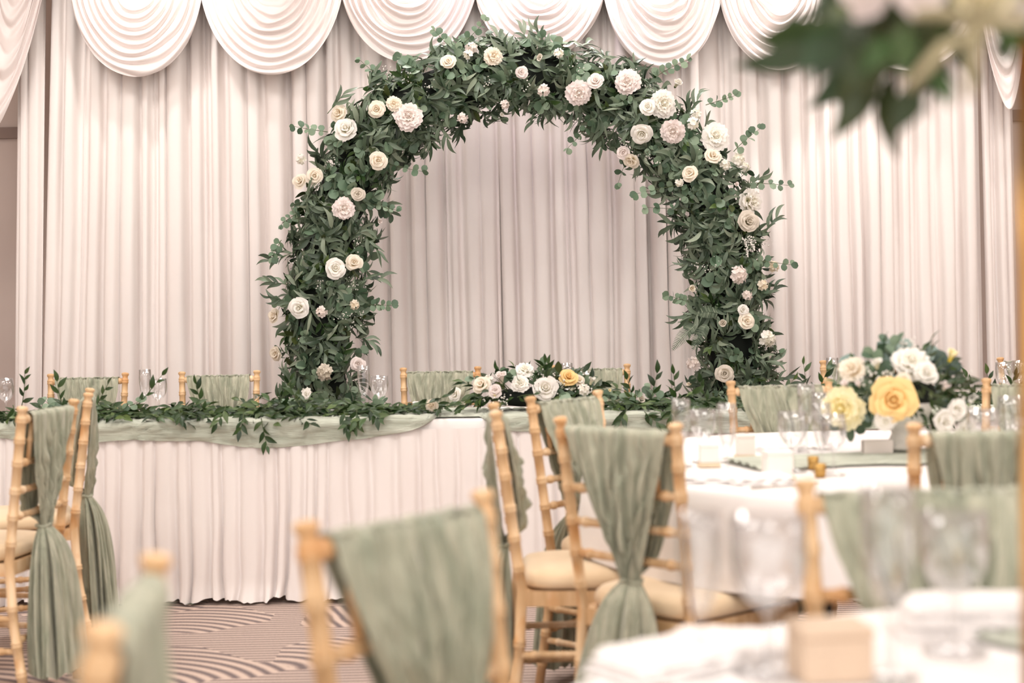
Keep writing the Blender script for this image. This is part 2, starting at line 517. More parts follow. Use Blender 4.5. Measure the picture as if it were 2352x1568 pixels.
def swag(name, px0, px1, py_bot, label, seed, py_c=-58, skew=0.0, nf=11.5, inner=0.42, half=None, bulge=0.07):
    Y = YC - 0.10
    r = random.Random(seed)
    pL = at(px0, 60, Y); pR = at(px1, 60, Y); pB = at((px0 + px1) / 2, py_bot, Y)
    zc = at((px0 + px1) / 2, py_c, Y).z
    cx = (pL.x + pR.x) / 2; a = (pR.x - pL.x) / 2 + 0.015; b = zc - pB.z
    ph = r.uniform(0, 1); wv = wob(seed, 4, 2.0); wr = wob(seed + 3, 3, 3.0)
    ext = 3.5 - zc
    rr = np.linspace(0.0, 1.0, 150)
    us = []
    for k in range(9): us.append(('L', 1 - k / 8))
    for k in range(1, 72): us.append(('E', PI + PI * k / 72))
    for k in range(9): us.append(('R', k / 8))
    P = []
    for q in rr:
        row = []
        g = q * nf + ph
        for ui, (kd, val) in enumerate(us):
            uu = ui / (len(us) - 1)
            if kd == 'L': x, z = cx - a * q, zc + ext * val
            elif kd == 'R': x, z = cx + a * q, zc + ext * val
            else: x, z = cx + a * q * math.cos(val), zc + b * q * math.sin(val)
            dz = max(0.0, zc - z)
            x += skew * dz * q + 0.006 * wv(uu * 5 + q * 4)
            gg = g + 0.30 * wr(uu * 1.8 + q * 2.0) + 0.10 * wv(uu * 4)
            f = gg - math.floor(gg)
            s_ = math.sin(PI / 2 * f / 0.62) ** 1.4 if f < 0.62 else math.cos(PI / 2 * (f - 0.62) / 0.38) ** 0.8
            amp = 0.036 * (0.45 + 0.55 * math.sin(PI * min(1, max(0, uu))))
            amp *= min(1.0, max(0.0, (q - inner + 0.12) / 0.12)) * (0.8 + 0.3 * wv(g))
            y = Y - bulge * math.sin(PI * uu) * (1 - 0.35 * q) - amp * s_ - 0.02
            row.append((x, y, z))
        P.append(row)
    me = MB().grid(np.array(P)).mesh(name, M['swag'])
    return top(name, me, label, 'swag', 'backdrop swag drapes')
swag('swag_drape', -8, 166, 306, 'white satin swag tail hanging lowest at the left end of the backdrop', 2, -330, -0.16, 11, 0.3, bulge=0.06)
SW = [(170, 470, 181), (470, 789, 178), (789, 1094, 149), (1094, 1388, 140), (1388, 1654, 165), (1654, 1912, 166), (1912, 2250, 168)]
SWL = ['white satin swag nearest the left tail of the backdrop', 'wide white satin swag second after the left tail, left of the floral arch',
       'white satin swag partly behind the top left of the floral arch', 'lilac-tinted white satin swag above the crown of the floral arch',
       'white satin swag above the right shoulder of the floral arch', 'brightly lit white satin swag just right of the floral arch',
       'white satin swag hidden mostly behind the blurred foreground foliage']
for i, (a_, b_, c_) in enumerate(SW):
    swag('swag_drape', a_, b_, c_, SWL[i], 30 + i)
swag('swag_drape', 2236, 2334, 256, 'small white satin swag tail hanging at the right end of the backdrop', 77, -150, 0.05, 9, 0.3, bulge=0.05)

# ------------------------------------------------------------------ head table
TY0, TY1, TZ = 5.90, 6.62, 0.74
TX0, TX1 = -2.95, 2.95
ht = top('head_table', None, 'long trestle head table hidden under the white skirt and cloth', 'table', loc=(0, 6.26, 0))
part('tabletop', MB().box((0, 6.26, 0.718), (TX1 - TX0 - 0.04, 0.68, 0.03)).mesh('tabletop', M['ply'], False), ht)
for lx in (-2.7, -0.9, 0.9, 2.7):
    for ly in (6.02, 6.5):
        part('leg', MB().tube([(lx, ly, 0), (lx, ly, 0.703)], 0.018, 8).mesh('leg', M['dmetal']), ht)
# cloth on the top with a short overhang
def tcloth():
    xs = np.linspace(TX0, TX1, 120)
    prof = [(TY1 + 0.004, 0.55), (TY1 + 0.004, TZ - 0.012), (TY1 - 0.006, TZ), (TY1 - 0.1, TZ + 0.001), (TY0 + 0.1, TZ + 0.001), (TY0 + 0.006, TZ), (TY0 - 0.004, TZ - 0.010), (TY0 - 0.006, TZ - 0.055)]
    P = [[(x, y, z) for x in xs] for y, z in prof]
    return MB().grid(np.array(P)).mesh('tablecloth', M['linen'])
top('head_tablecloth', tcloth(), 'white cloth spread over the long head table under the garland', 'tablecloth')
def skirt():
    fx = pleats(TX0, TX1, 0.074, 90)
    r = random.Random(4)
    X = []; D = []; Q = []
    for i in range(len(fx) - 1):
        w = fx[i + 1] - fx[i]; d = r.uniform(0.7, 1.25); cut = r.uniform(.70, .84)
        for j in range(16):
            q = j / 16
            y = -(1 - abs(2 * q / cut - 1) ** 4) if q < cut else 0.9 * math.sin(PI * (q - cut) / (1 - cut))
            X.append(fx[i] + w * q); D.append(y * d)
    X = np.array(X); D = np.array(D)
    wl = wob(3, 5, 4.0); w2 = wob(8, 4, 9.0); w3 = wob(12, 3, 14.0)
    P = []
    rows = 26
    for k in range(rows + 1):
        t = k / rows
        z = 0.695 * (1 - t) + 0.006
        amp = 0.006 + 0.020 * t ** 0.8
        fl_ = 0.055 * t + (0.035 * max(0, t - 0.9) / 0.1) * (0.5 + 0.5 * w2(X * 2))
        dx = 0.018 * wl(X * 2.2 + 0.8 * t) * t + 0.012 * w3(X * 2) * max(0, t - .85) / .15
        y = TY0 - 0.012 - fl_ + D * amp
        zz = z + np.maximum(0, t - 0.93) * 0.25 * (w2(X * 3.1) + 0.6) * np.ones_like(X)
        P.append(np.stack([X + dx, y, np.maximum(zz, 0.004)], 1))
    return MB().grid(np.array(P)[:, ::-1]).mesh('table_skirt', M['skirt'])
top('table_skirt', skirt(), 'white pleated skirt hanging to the carpet along the head table front', 'table skirt')
def runner_head():
    xs = np.linspace(TX0 + 0.1, TX1 - 0.1, 420)
    drop = 0.066 + 0.030 * wob(5, 4, 1.2)(xs * 1.6) + 0.008 * wob(7, 3, 6)(xs)
    def bump_at(px, wdt, dep):
        c = at(px, 970, TY0).x
        return dep * np.exp(-((xs - c) / wdt) ** 2)
    drop = drop + bump_at(640, 0.25, 0.035) - bump_at(1050, 0.13, 0.085) + bump_at(1150, 0.12, 0.012) + bump_at(1500, 0.35, 0.02)
    drop = np.clip(drop, 0.0, 0.13)
    back = 0.34 + 0.05 * wob(9, 4, 1.5)(xs)
    n = 34
    P = []
    w1 = wob(14, 4, 2.5); w2 = wob(15, 4, 3.2)
    for k in range(n + 1):
        t = k / n
        L = back + drop
        s_ = L * (1 - t)                      # distance from the hem going up and back
        onf = np.clip(drop - s_, 0, None) if False else None
        hang = np.minimum(s_, drop)           # hanging portion already covered
        ontop = np.maximum(0, s_ - drop)
        y = TY0 - 0.018 + ontop - 0.004
        z = np.where(ontop > 0, TZ + 0.010 - 0.008 * np.exp(-ontop / 0.012) * 0, TZ + 0.008 - (drop - hang))
        wr = np.sin(s_ * 210 + 6 * w1(xs * 1.3) + 9 * w2(xs * 0.5)) * 0.0065 + 0.004 * np.sin(s_ * 95 + 8 * w2(xs * 0.9))
        y = y - np.where(ontop > 0, 0, np.abs(wr) * 1.6 + 0.004)
        z = z + np.where(ontop > 0, np.abs(wr) * 1.3, 0)
        low = np.clip(-(drop - 0.015) / 0.03 + 0, 0, 1) * 0
        y = y + np.where(drop < 0.012, 0.05, 0.0) * 0 + np.maximum(0, 0.02 - drop) * 2.5
        P.append(np.stack([xs, y, z], 1))
    return MB().grid(np.array(P)[::-1]).mesh('runner', M['sage_run'])
top('head_table_runner', runner_head(), 'crinkled sage green runner along the front edge of the head table', 'table runner')

# ------------------------------------------------------------------ chiavari chairs
def post_profile(pts, rings, r0, finial=False):
    """centre line points + radii with raised ring pairs at the heights in `rings`"""
    def pos(z):
        for (a, b) in zip(pts[:-1], pts[1:]):
            if a[2] <= z <= b[2] + 1e-9:
                t = (z - a[2]) / (b[2] - a[2])
                return tuple(a[i] + (b[i] - a[i]) * t for i in range(3))
        return pts[-1]
    zs = []
    for p in pts: zs.append((p[2], r0))
    for z in rings:
        for dz, k in ((-0.0105, 1.0), (-0.0085, 1.16), (-0.003, 1.19), (-0.0, 1.06), (0.003, 1.19), (0.0085, 1.16), (0.0105, 1.0)):
            zs.append((z + dz, r0 * k))
    zt = pts[-1][2]
    if finial:
        zs = [q for q in zs if q[0] < zt - 0.028]
        zs += [(zt - 0.028, r0 * 0.95), (zt - 0.022, r0 * 0.86), (zt - 0.017, r0 * 0.95), (zt - 0.012, r0 * 1.2), (zt - 0.006, r0 * 1.24), (zt - 0.002, r0 * 1.05), (zt, r0 * 0.6)]
    zs.sort()
    return [pos(min(z, zt)) for z, _ in zs], [r for _, r in zs]
PT = 0.180                              # half spacing of post tops
def yb(z): return -0.062 * max(0.0, (z - 0.44)) / 0.48
def xb(z): return 0.168 + (PT - 0.168) * max(0.0, (z - 0.44)) / 0.48
BACK_Z = 0.920
def chair_meshes():
    out = []
    for s in (-1, 1):
        pts = [(s * 0.180, -0.050, 0.0), (s * 0.172, -0.012, 0.25), (s * 0.168, 0.0, 0.44), (s * 0.174, yb(0.68), 0.68), (s * PT, -0.062, BACK_Z)]
        P, R_ = post_profile(pts, [0.10, 0.19, 0.30, 0.50, 0.58, 0.66, 0.745, 0.815, 0.878], 0.0146, True)
        out.append(('back_post', MB().tube(P, R_, 12).mesh('back_post', M['wood'])))
    def bar(a, b, r, rings=(0.12, 0.5, 0.88)):
        a, b = Vector(a), Vector(b)
        ts = [(0, r), (1, r)]
        L = (b - a).length
        for q in rings:
            for d, k in ((-0.008, 1.0), (-0.006, 1.25), (0.006, 1.25), (0.008, 1.0)): ts.append((q + d / L, r * k))
        ts.sort()
        return MB().tube([a + (b - a) * t for t, _ in ts], [k for _, k in ts], 10)
    z = 0.880
    out.append(('top_rail', bar((-xb(z), yb(z), z), (xb(z), yb(z), z), 0.0125, (0.07, 0.93)).mesh('top_rail', M['wood'])))
    for z in (0.745, 0.660, 0.580):
        out.append(('rung', bar((-xb(z), yb(z), z), (xb(z), yb(z), z), 0.0105, (0.13, 0.5, 0.87)).mesh('rung', M['wood'])))
    for x in (-0.108, -0.036, 0.036, 0.108):
        out.append(('spindle', bar((x, yb(0.745), 0.745), (x, yb(0.88), 0.88), 0.008, (0.5,)).mesh('spindle', M['wood'])))
    # seat frame
    mb = MB()
    z0, z1 = 0.398, 0.440
    q = [(-0.172, -0.004), (0.172, -0.004), (0.205, 0.395), (-0.205, 0.395)]
    qi = [(-0.140, 0.03), (0.140, 0.03), (0.168, 0.362), (-0.168, 0.362)]
    v = [(x, y, z0) for x, y in q] + [(x, y, z1) for x, y in q] + [(x, y, z0) for x, y in qi] + [(x, y, z1 - 0.005) for x, y in qi]
    f = []
    for i in range(4):
        j = (i + 1) % 4
        f += [(i, j, 4 + j, 4 + i), (8 + j, 8 + i, 12 + i, 12 + j), (j, i, 8 + i, 8 + j)]
        f += [(4 + i, 4 + j, 12 + j, 12 + i)]
    f.append((12, 13, 14, 15)); f.append((8, 11, 10, 9))
    out.append(('seat_frame', mb.add(v, f).mesh('seat_frame', M['wood'], False)))
    # padded seat
    n = 40; P = []
    for (k, zz) in ((0.0, 0.442), (0.90, 0.441), (0.985, 0.447), (1.0, 0.460), (0.985, 0.475), (0.93, 0.487), (0.8, 0.493), (0.5, 0.497), (0.0, 0.499)):
        row = []
        for i in range(n):
            a = 2 * PI * i / n
            ca, sa = math.cos(a), math.sin(a)
            ex = abs(ca) ** 0.38 * (1 if ca >= 0 else -1); ey = abs(sa) ** 0.38 * (1 if sa >= 0 else -1)
            y = 0.200 + 0.194 * ey * k
            hw = 0.176 + 0.030 * (y / 0.4)
            row.append((hw * ex * k, y, zz))
        P.append(row)
    out.append(('seat_pad', MB().grid(np.array(P), wrap=True).mesh('seat_pad', M['pad'])))
    for s in (-1, 1):
        P, R_ = post_profile([(s * 0.198, 0.392, 0.0), (s * 0.190, 0.380, 0.400)], [0.10, 0.19, 0.30], 0.0150)
        out.append(('front_leg', MB().tube(P, R_, 12).mesh('front_leg', M['wood'])))
    for z in (0.14, 0.23):
        out.append(('stretcher', bar((-0.195, 0.387, z), (0.195, 0.387, z), 0.0095).mesh('stretcher', M['wood'])))
    out.append(('stretcher', bar((-0.176, -0.018, 0.20), (0.176, -0.018, 0.20), 0.0095).mesh('stretcher', M['wood'])))
    for s in (-1, 1):
        for z in (0.17, 0.27):
            out.append(('stretcher', bar((s * 0.174, -0.02, z), (s * 0.194, 0.385, z), 0.0095).mesh('stretcher', M['wood'])))
    return out
CHAIR = chair_meshes()

def drape_mesh(seed):
    r = random.Random(seed)
    mb = MB()
    nU, nV = 150, 34
    wt = 0.156 + r.uniform(-0.006, 0.005); off = r.uniform(-0.006, 0.006)
    ztie = 0.535
    f1 = [(r.uniform(9, 14), r.uniform(0, 6.3), 0.8), (r.uniform(20, 27), r.uniform(0, 6.3), 1.0), (r.uniform(34, 44), r.uniform(0, 6.3), 0.8), (r.uniform(58, 75), r.uniform(0, 6.3), 0.4)]
    def fold(u, ph=0):
        return sum(math.sin(a * u + b + ph * 1.7) * c for a, b, c in f1) / 2.0
    ww = wob(seed + 50, 4, 4.0)
    zt = 0.897
    xt = r.uniform(-0.03, 0.03)
    # outer sheet, from over the rail to the tie
    P = []
    for k in range(nV + 1):
        t = k / nV
        z = zt + (ztie - zt) * t
        w = (wt * (1 - t ** 1.12) + 0.024 * t ** 1.12)
        cx = off * (1 - t) + xt * t
        row = []
        for j in range(nU + 1):
            u = -1 + 2 * j / nU
            amp = (0.006 + 0.013 * min(1, t * 2.2)) * (0.7 + 0.4 * ww(u * 2 + 3 * t)) * (1 - 0.75 * u ** 8)
            fo = fold(u + 0.07 * ww(t * 2 + u), 0)
            y = yb(z) - 0.017 - 0.014 * t ** 2 - 0.012 * math.sin(PI * t) * (1 - u * u) - amp * (fo + 0.6)
            x = cx + w * u + 0.003 * math.cos(7 * u + 5 * t)
            zz = z + 0.003 * fo * (1 - t)
            if k == 0: y = yb(z) - 0.012 - amp * 0.4
            row.append((x, y, zz))
        P.append(row)
    outer0 = P[0]
    # over the rail
    Q = []
    for k in range(1, 6):
        a = PI * k / 6
        Q.append([(p[0], yb(0.88) - 0.014 * math.cos(a), 0.893 + 0.008 * math.sin(a) + 0.0025 * fold(-1 + 2 * j / nU)) for j, p in enumerate(outer0)])
    # inner sheet
    I = []
    for k in range(nV + 1):
        t = k / nV
        z = zt + (ztie + 0.006 - zt) * t
        ti = max(0.0, (t - 0.05) / 0.95)
        w = wt * (1 - ti ** 1.6) * 0.99 + 0.022 * ti ** 1.6
        cx = off * (1 - t) + xt * t
        row = []
        for j in range(nU + 1):
            u = -1 + 2 * j / nU
            amp = (0.006 + 0.013 * min(1, t * 2.2)) * (0.7 + 0.4 * ww(u * 2 + 3 * t + 2)) * (1 - 0.75 * u ** 8)
            fo = fold(u + 0.07 * ww(t * 2 + u + 1), 0.25)
            inn = yb(z) + 0.018 + 0.008 * math.sin(PI * t)
            outy = yb(z) - 0.028
            m = min(1, max(0, (t - 0.86) / 0.14)); m = m * m * (3 - 2 * m)
            y = inn * (1 - m) + outy * m + amp * (fo + 0.6) * (1 - 0.7 * m)
            if k == 0: y = yb(z) + 0.012 + amp * 0.4
            row.append((cx + w * u + 0.003 * math.cos(6 * u + 4 * t + 1), y, z + 0.003 * fo * (1 - t)))
        I.append(row)
    mb.grid(np.array(P[::-1] + Q + I))
    # gathered tail: a folded tube
    nA, nT = 150, 34
    g1 = [(r.choice([6, 7]), r.uniform(0, 6.3), 0.8), (r.choice([11, 13]), r.uniform(0, 6.3), 0.8), (r.choice([19, 22]), r.uniform(0, 6.3), 0.55)]
    T = []
    sway = r.uniform(-0.035, 0.035)
    zb = r.uniform(0.03, 0.09)
    for k in range(nT + 1):
        t = k / nT
        z = ztie + 0.004 + (zb - ztie) * t
        op = 1 - math.exp(-t * 8.0)
        a = 0.020 + 0.058 * op + 0.030 * t
        b = 0.013 + 0.026 * op + 0.012 * t
        row = []
        for j in range(nA):
            q = 2 * PI * j / nA
            rp = sum(math.sin(n_ * q + p_ + 0.8 * math.sin(3 * t + p_)) * c_ for n_, p_, c_ in g1) / 2
            k_ = 1 + (0.12 + 0.38 * op) * rp
            row.append((xt + sway * t + a * k_ * math.cos(q), yb(ztie) - 0.030 - 0.045 * op * 0.6 - 0.02 * t + b * k_ * math.sin(q), z + (0.02 * rp if k == nT else 0)))
        T.append(row)
    mb.grid(np.array(T), wrap=True)
    tie = MB()
    pts = [(xt + 0.027 * math.cos(q), yb(ztie) - 0.030 + 0.020 * math.sin(q), ztie + 0.003 * math.sin(3 * q)) for q in np.linspace(0, 2 * PI, 25)]
    tie.tube(pts, 0.006, 8, cap=False)
    return mb.mesh('drape_cloth', M['sage']), tie.mesh('tie_band', M['sage'])
DRAPES = [drape_mesh(60 + 7 * i) for i in range(6)]

def chair(mx, my, fx, fy, label, dlabel, var=0, group='wooden banquet chairs', lean=0.0):
    Fv = Vector((fx, fy)).normalized()
    ox, oy = mx + 0.062 * Fv.x, my + 0.062 * Fv.y
    rz = math.atan2(-Fv.x, Fv.y)
    Mx = Matrix.Translation((ox, oy, 0)) @ Matrix.Rotation(rz, 4, 'Z')
    o = top('banquet_chair', None, label, 'chair', group, mat=Mx)
    for nm, me in CHAIR:
        part(nm, me, o, basis=Matrix.Identity(4))
    d = top('chair_drape', DRAPES[var % 6][0], dlabel, 'chair drape', 'sage chair drapes', mat=Mx)
    part('tie_band', DRAPES[var % 6][1], d, basis=Matrix.Identity(4))
    return o

YCH = 6.86
sC = F_PX / YCH
def cx(px): return at(px, 850, YCH).x
HC = [(202, 0.00, 'leftmost in the row behind the head table'), (504, 0.03, 'behind the head table, just left of the arch'),
      (1012, 0.0, 'behind the head table, left of two inside the arch'), (1355, 0.02, 'behind the head table, right of two inside the arch'),
      (1976, 0.0, 'behind the head table, hidden partly by the rose centrepiece'), (2383, 0.0, 'behind the head table, cut by the right frame edge')]
for i, (px, rot, w) in enumerate(HC):
    chair(cx(px), YCH, rot, -1, 'wooden chair ' + w, 'sage drape, chair ' + w, i, 'chairs behind the head table')
CH = [
    (-1.465, 4.49, -0.99, 0.13, 'at the left edge, nearer of two before the skirt', 1),
    (-1.555, 5.22, -0.96, -0.27, 'at the left edge, farther of the two, seen edge-on', 3),
    (-0.378, 1.40, -0.99, -0.12, 'strongly blurred in the bottom left corner', 2),
    (-0.158, 1.955, 0.79, -0.61, 'large and blurred at the bottom centre', 4),
    (-0.052, 3.93, 1.0, 0.03, 'seen edge-on, leftmost of the trio beside the round table', 0),
    (0.165, 4.52, 0.78, -0.62, 'rearmost of the trio left of the round guest table', 5),
    (0.243, 3.385, 0.70, 0.71, 'nearest of the trio left of the round guest table', 2),
    (0.622, 2.170, 0.06, -1, 'large blurred, behind the foreground glasses at the right', 5),
    (1.065, 3.130, 0.05, 1, 'directly in front of the yellow rose centrepiece', 1),
    (0.960, 5.110, 0.10, -1, 'across the round guest table, left of the centrepiece', 0),
    (1.800, 4.860, -0.60, -0.80, 'across the round guest table at the right edge', 3),
]
for (mx, my, fx, fy, w, v) in CH:
    chair(mx, my, fx, fy, 'wooden chair ' + w, 'sage drape, chair ' + w, v, 'chairs at the guest tables')

# ------------------------------------------------------------------ round guest tables
def round_table(c, r, label, clabel, seed, zb=0.50):
    o = top('round_table', None, label, 'table', 'round guest tables', loc=(c[0], c[1], 0))
    part('tabletop', MB().lathe([(0, 0.70), (r - 0.03, 0.70), (r - 0.02, 0.71), (r - 0.02, 0.728), (r - 0.03, 0.735), (0, 0.735)], 64).mesh('tabletop', M['ply']), o, basis=Matrix.Identity(4))
    for k in range(4):
        a = PI / 4 + k * PI / 2
        x, y = 0.42 * math.cos(a), 0.42 * math.sin(a)
        part('leg', MB().tube([(x, y, 0), (x * 0.9, y * 0.9, 0.70)], 0.016, 8).mesh('leg', M['dmetal']), o, basis=Matrix.Identity(4))
    n = 220
    rr = random.Random(seed)
    fo = [(rr.choice([7, 8, 9]), rr.uniform(0, 6), 1.0), (rr.choice([13, 14, 16]), rr.uniform(0, 6), 0.8), (rr.choice([21, 24]), rr.uniform(0, 6), 0.4)]
    P = [[(0, 0, 0.7405)] * n]
    prof = [(0.5, 0.7405, 0), (r - 0.05, 0.7405, 0), (r - 0.012, 0.740, 0), (r - 0.003, 0.735, 0.02), (r + 0.002, 0.722, 0.08)]
    for k in range(1, 12): prof.append((r + 0.004 + 0.018 * k / 11, 0.722 - (0.722 - zb) * k / 11, 0.1 + 0.9 * k / 11))
    for (q, z, amp) in prof:
        row = []
        for j in range(n):
            a = 2 * PI * j / n
            w = sum(math.sin(k_ * a + p_) * c_ for k_, p_, c_ in fo) / 2.2
            row.append(((q + 0.035 * amp * w) * math.cos(a), (q + 0.035 * amp * w) * math.sin(a), z + (0.012 * w * amp)))
        P.append(row)
    top('round_tablecloth', MB().grid(np.array(P), wrap=True).mesh('round_tablecloth', M['linen']), clabel, 'tablecloth', 'round white tablecloths', loc=(c[0], c[1], 0))
T2, T3 = (1.12, 4.12), (0.86, 1.20)
round_table(T2, 0.92, 'round guest table carrying the yellow rose centrepiece', 'white cloth on the round guest table with the yellow rose centrepiece', 3)
round_table(T3, 0.93, 'round foreground guest table at the bottom right corner', 'white cloth on the blurred foreground table at the bottom right', 8)
TT = 0.742

def strip_runner(name, c, ang, L, wid, label, seed, z0=TT):
    xs = np.linspace(-L / 2, L / 2, 120); n = 26
    w1 = wob(seed, 4, 3); w2 = wob(seed + 1, 4, 4)
    P = []
    for k in range(n + 1):
        v = -1 + 2 * k / n
        y = v * wid / 2 * (1 + 0.15 * w1(xs * 3)) + 0.02 * w2(xs * 2)
        z = z0 + 0.006 + 0.012 * np.abs(np.sin(v * 9 + 4 * w1(xs * 2) + 2 * w2(xs))) * (1 - abs(v) ** 4)
        P.append(np.stack([xs, y, z], 1))
    me = MB().grid(np.array(P)).mesh(name, M['sage_run'])
    Mx = Matrix.Translation((c[0], c[1], 0)) @ Matrix.Rotation(ang, 4, 'Z')
    return top(name, me, label, 'table runner', mat=Mx)
strip_runner('table_runner', (1.08, 4.05), 0.25, 0.95, 0.30, 'gathered sage runner on the round guest table under the centrepiece', 4)
strip_runner('table_runner', (0.78, 1.62), 2.0, 0.80, 0.16, 'blurred sage runner on the foreground table between the glasses', 9)

# ------------------------------------------------------------------ glassware
def glass_mesh(kind):
    if kind == 'flute':
        prof = [(0.0, 0.003), (0.030, 0.002), (0.031, 0.004), (0.012, 0.008), (0.005, 0.014), (0.004, 0.060), (0.006, 0.070), (0.014, 0.085), (0.022, 0.110), (0.0265, 0.140), (0.0275, 0.165), (0.0265, 0.205), (0.0255, 0.2055), (0.0265, 0.165), (0.0255, 0.141), (0.021, 0.112), (0.012, 0.088), (0.0, 0.078)]
    elif kind == 'wine':
        prof = [(0.0, 0.003), (0.034, 0.002), (0.035, 0.004), (0.012, 0.008), (0.005, 0.014), (0.0042, 0.066), (0.007, 0.074), (0.020, 0.082), (0.032, 0.098), (0.0375, 0.120), (0.0375, 0.140), (0.033, 0.178), (0.032, 0.1785), (0.0362, 0.140), (0.036, 0.120), (0.030, 0.100), (0.018, 0.085), (0.0, 0.079)]
    else:
        prof = [(0.0, 0.003), (0.036, 0.002), (0.037, 0.004), (0.012, 0.008), (0.0055, 0.014), (0.0048, 0.060), (0.008, 0.068), (0.024, 0.080), (0.036, 0.100), (0.040, 0.125), (0.039, 0.165), (0.038, 0.1655), (0.0385, 0.125), (0.034, 0.102), (0.022, 0.083), (0.0, 0.074)]
    return MB().lathe(prof, 28).mesh(kind + '_glass', M['glass'])
GL = {k: glass_mesh(k) for k in ('flute', 'wine', 'goblet')}
def glass(kind, x, y, z, label, k=1.0, group='glasses'):
    nm = {'flute': 'champagne_flute', 'wine': 'wine_glass', 'goblet': 'water_goblet'}[kind]
    return top(nm, GL[kind], label, 'glass', group, mat=Matrix.Translation((x, y, z)) @ Matrix.Diagonal((k, k, k, 1)))
HZ = TZ + 0.002
for px, Y, kd, k, w in [(12, 6.42, 'wine', 1.0, 'at the far left edge of the head table'),
                        (333, 6.46, 'flute', 1.0, 'between the two left chairs behind the head table garland'),
                        (362, 6.40, 'goblet', 1.0, 'beside the flute between the two left chairs on the head table'),
                        (835, 6.34, 'flute', 1.02, 'right against the left leg of the arch on the head table'),
                        (871, 6.30, 'goblet', 1.0, 'just right of the flute by the left leg of the arch'),
                        (1302, 6.45, 'flute', 0.98, 'behind the yellow rose of the long head table arrangement'),
                        (1346, 6.42, 'goblet', 1.0, 'behind the right roses of the long head table arrangement'),
                        (1912, 6.42, 'flute', 1.0, 'behind the yellow rose centrepiece on the head table'),
                        (2308, 6.36, 'goblet', 1.05, 'near the right edge on the head table'),
                        (2342, 6.42, 'wine', 1.0, 'at the very right edge on the head table')]:
    p = at(px, 860, Y)
    glass(kd, p.x, Y, HZ, 'clear ' + {'flute': 'champagne flute ', 'wine': 'wine glass ', 'goblet': 'goblet '}[kd] + w, k, 'glasses on the head table')
for px, py, kd, k, w in [(1566, 1072, 'flute', 0.92, 'leftmost on the round guest table behind the nearest draped chair'),
                         (1616, 1062, 'goblet', 0.92, 'second from the left on the round guest table, wide bowl'),
                         (1671, 1092, 'flute', 0.92, 'tall, nearest the folded napkin on the round guest table'),
                         (1822, 1084, 'goblet', 0.98, 'left of the crossing glass stems on the round guest table'),
                         (1853, 1030, 'flute', 0.98, 'in front of the far draped chair on the round guest table'),
                         (1893, 1032, 'wine', 0.98, 'left of the white and lemon flower on the round guest table'),
                         (1888, 1086, 'flute', 0.90, 'among the crossing stems, nearest the white and lemon flower'),
                         (1915, 1092, 'wine', 0.90, 'rightmost of the crossing stems left of the centrepiece'),
                         (2258, 1085, 'goblet', 1.0, 'right of the centrepiece on the round guest table'),
                         (2322, 1056, 'wine', 1.0, 'at the right edge behind the draped chair on the round guest table')]:
    p = onz(px, py, TT)
    glass(kd, p.x, p.y, TT, 'clear ' + {'flute': 'flute ', 'wine': 'wine glass ', 'goblet': 'goblet '}[kd] + w, k, 'glasses on the round guest table')
for px, py, kd, k, w in [(2044, 1560, 'flute', 1.12, 'blurred, left of the goblet on the foreground table'),
                         (2192, 1500, 'goblet', 1.08, 'blurred, in front of the large white napkin on the foreground table'),
                         (1610, 1545, 'flute', 0.95, 'blurred, leftmost on the foreground table'),
                         (1768, 1550, 'goblet', 1.15, 'blurred, left of the beige box on the foreground table')]:
    p = onz(px, py, TT)
    glass(kd, p.x, p.y, TT, 'clear ' + {'flute': 'flute ', 'wine': 'wine glass ', 'goblet': 'goblet '}[kd] + w, k, 'glasses on the foreground table')

# ------------------------------------------------------------------ napkins, cards, boxes, cutlery
def napkin(c, size, ang, label, seed, z=TT, h=0.022):
    w1 = wob(seed, 3, 3.0)
    mb = MB()
    for lay in range(3):
        n = 14; P = []
        sx, sy = size[0] * (1 - 0.05 * lay) / 2, size[1] * (1 - 0.07 * lay) / 2
        z0 = z + lay * h / 3; z1 = z0 + h / 3 - 0.0006
        for k in range(n + 1):
            u = -1 + 2 * k / n
            row = []
            for q in range(13):
                v = -1 + 2 * q / 12
                edge = (1 - max(abs(u), abs(v)) ** 8)
                row.append((u * sx + 0.004 * w1(v * 3 + lay), v * sy + 0.004 * w1(u * 3 + lay), z0 + (z1 - z0) * max(0, edge) ** 0.4 + 0.003 * edge * (0.5 + 0.5 * w1(u * 4 + v * 3))))
            P.append(row)
        mb.grid(np.array(P))
    return top('folded_napkin', mb.mesh('folded_napkin', M['linen']), label, 'napkin', 'folded white napkins', mat=Matrix.Translation((c[0], c[1], 0)) @ Matrix.Rotation(ang, 4, 'Z'))
def npx(px, py): 
    p = onz(px, py, TT); return (p.x, p.y)
napkin(npx(1620, 1106), (0.17, 0.12), -0.12, 'folded white napkin at the left front edge of the round guest table', 3)
napkin(npx(1742, 1108), (0.17, 0.11), 0.22, 'folded white napkin in front of the white favour box, round guest table edge', 5)
napkin(npx(1795, 1036), (0.15, 0.10), 0.1, 'folded white napkin far side, beside the white card on the round guest table', 6)
napkin(npx(2250, 1452), (0.22, 0.10), -0.05, 'large blurred white napkin on the foreground table at the right', 7, h=0.05)
napkin(npx(1545, 1535), (0.20, 0.12), 0.6, 'blurred folded napkin at the left rim of the foreground table', 9, h=0.03)
napkin(npx(1690, 1500), (0.18, 0.11), -0.2, 'blurred folded napkin at the far rim of the foreground table', 12, h=0.025)
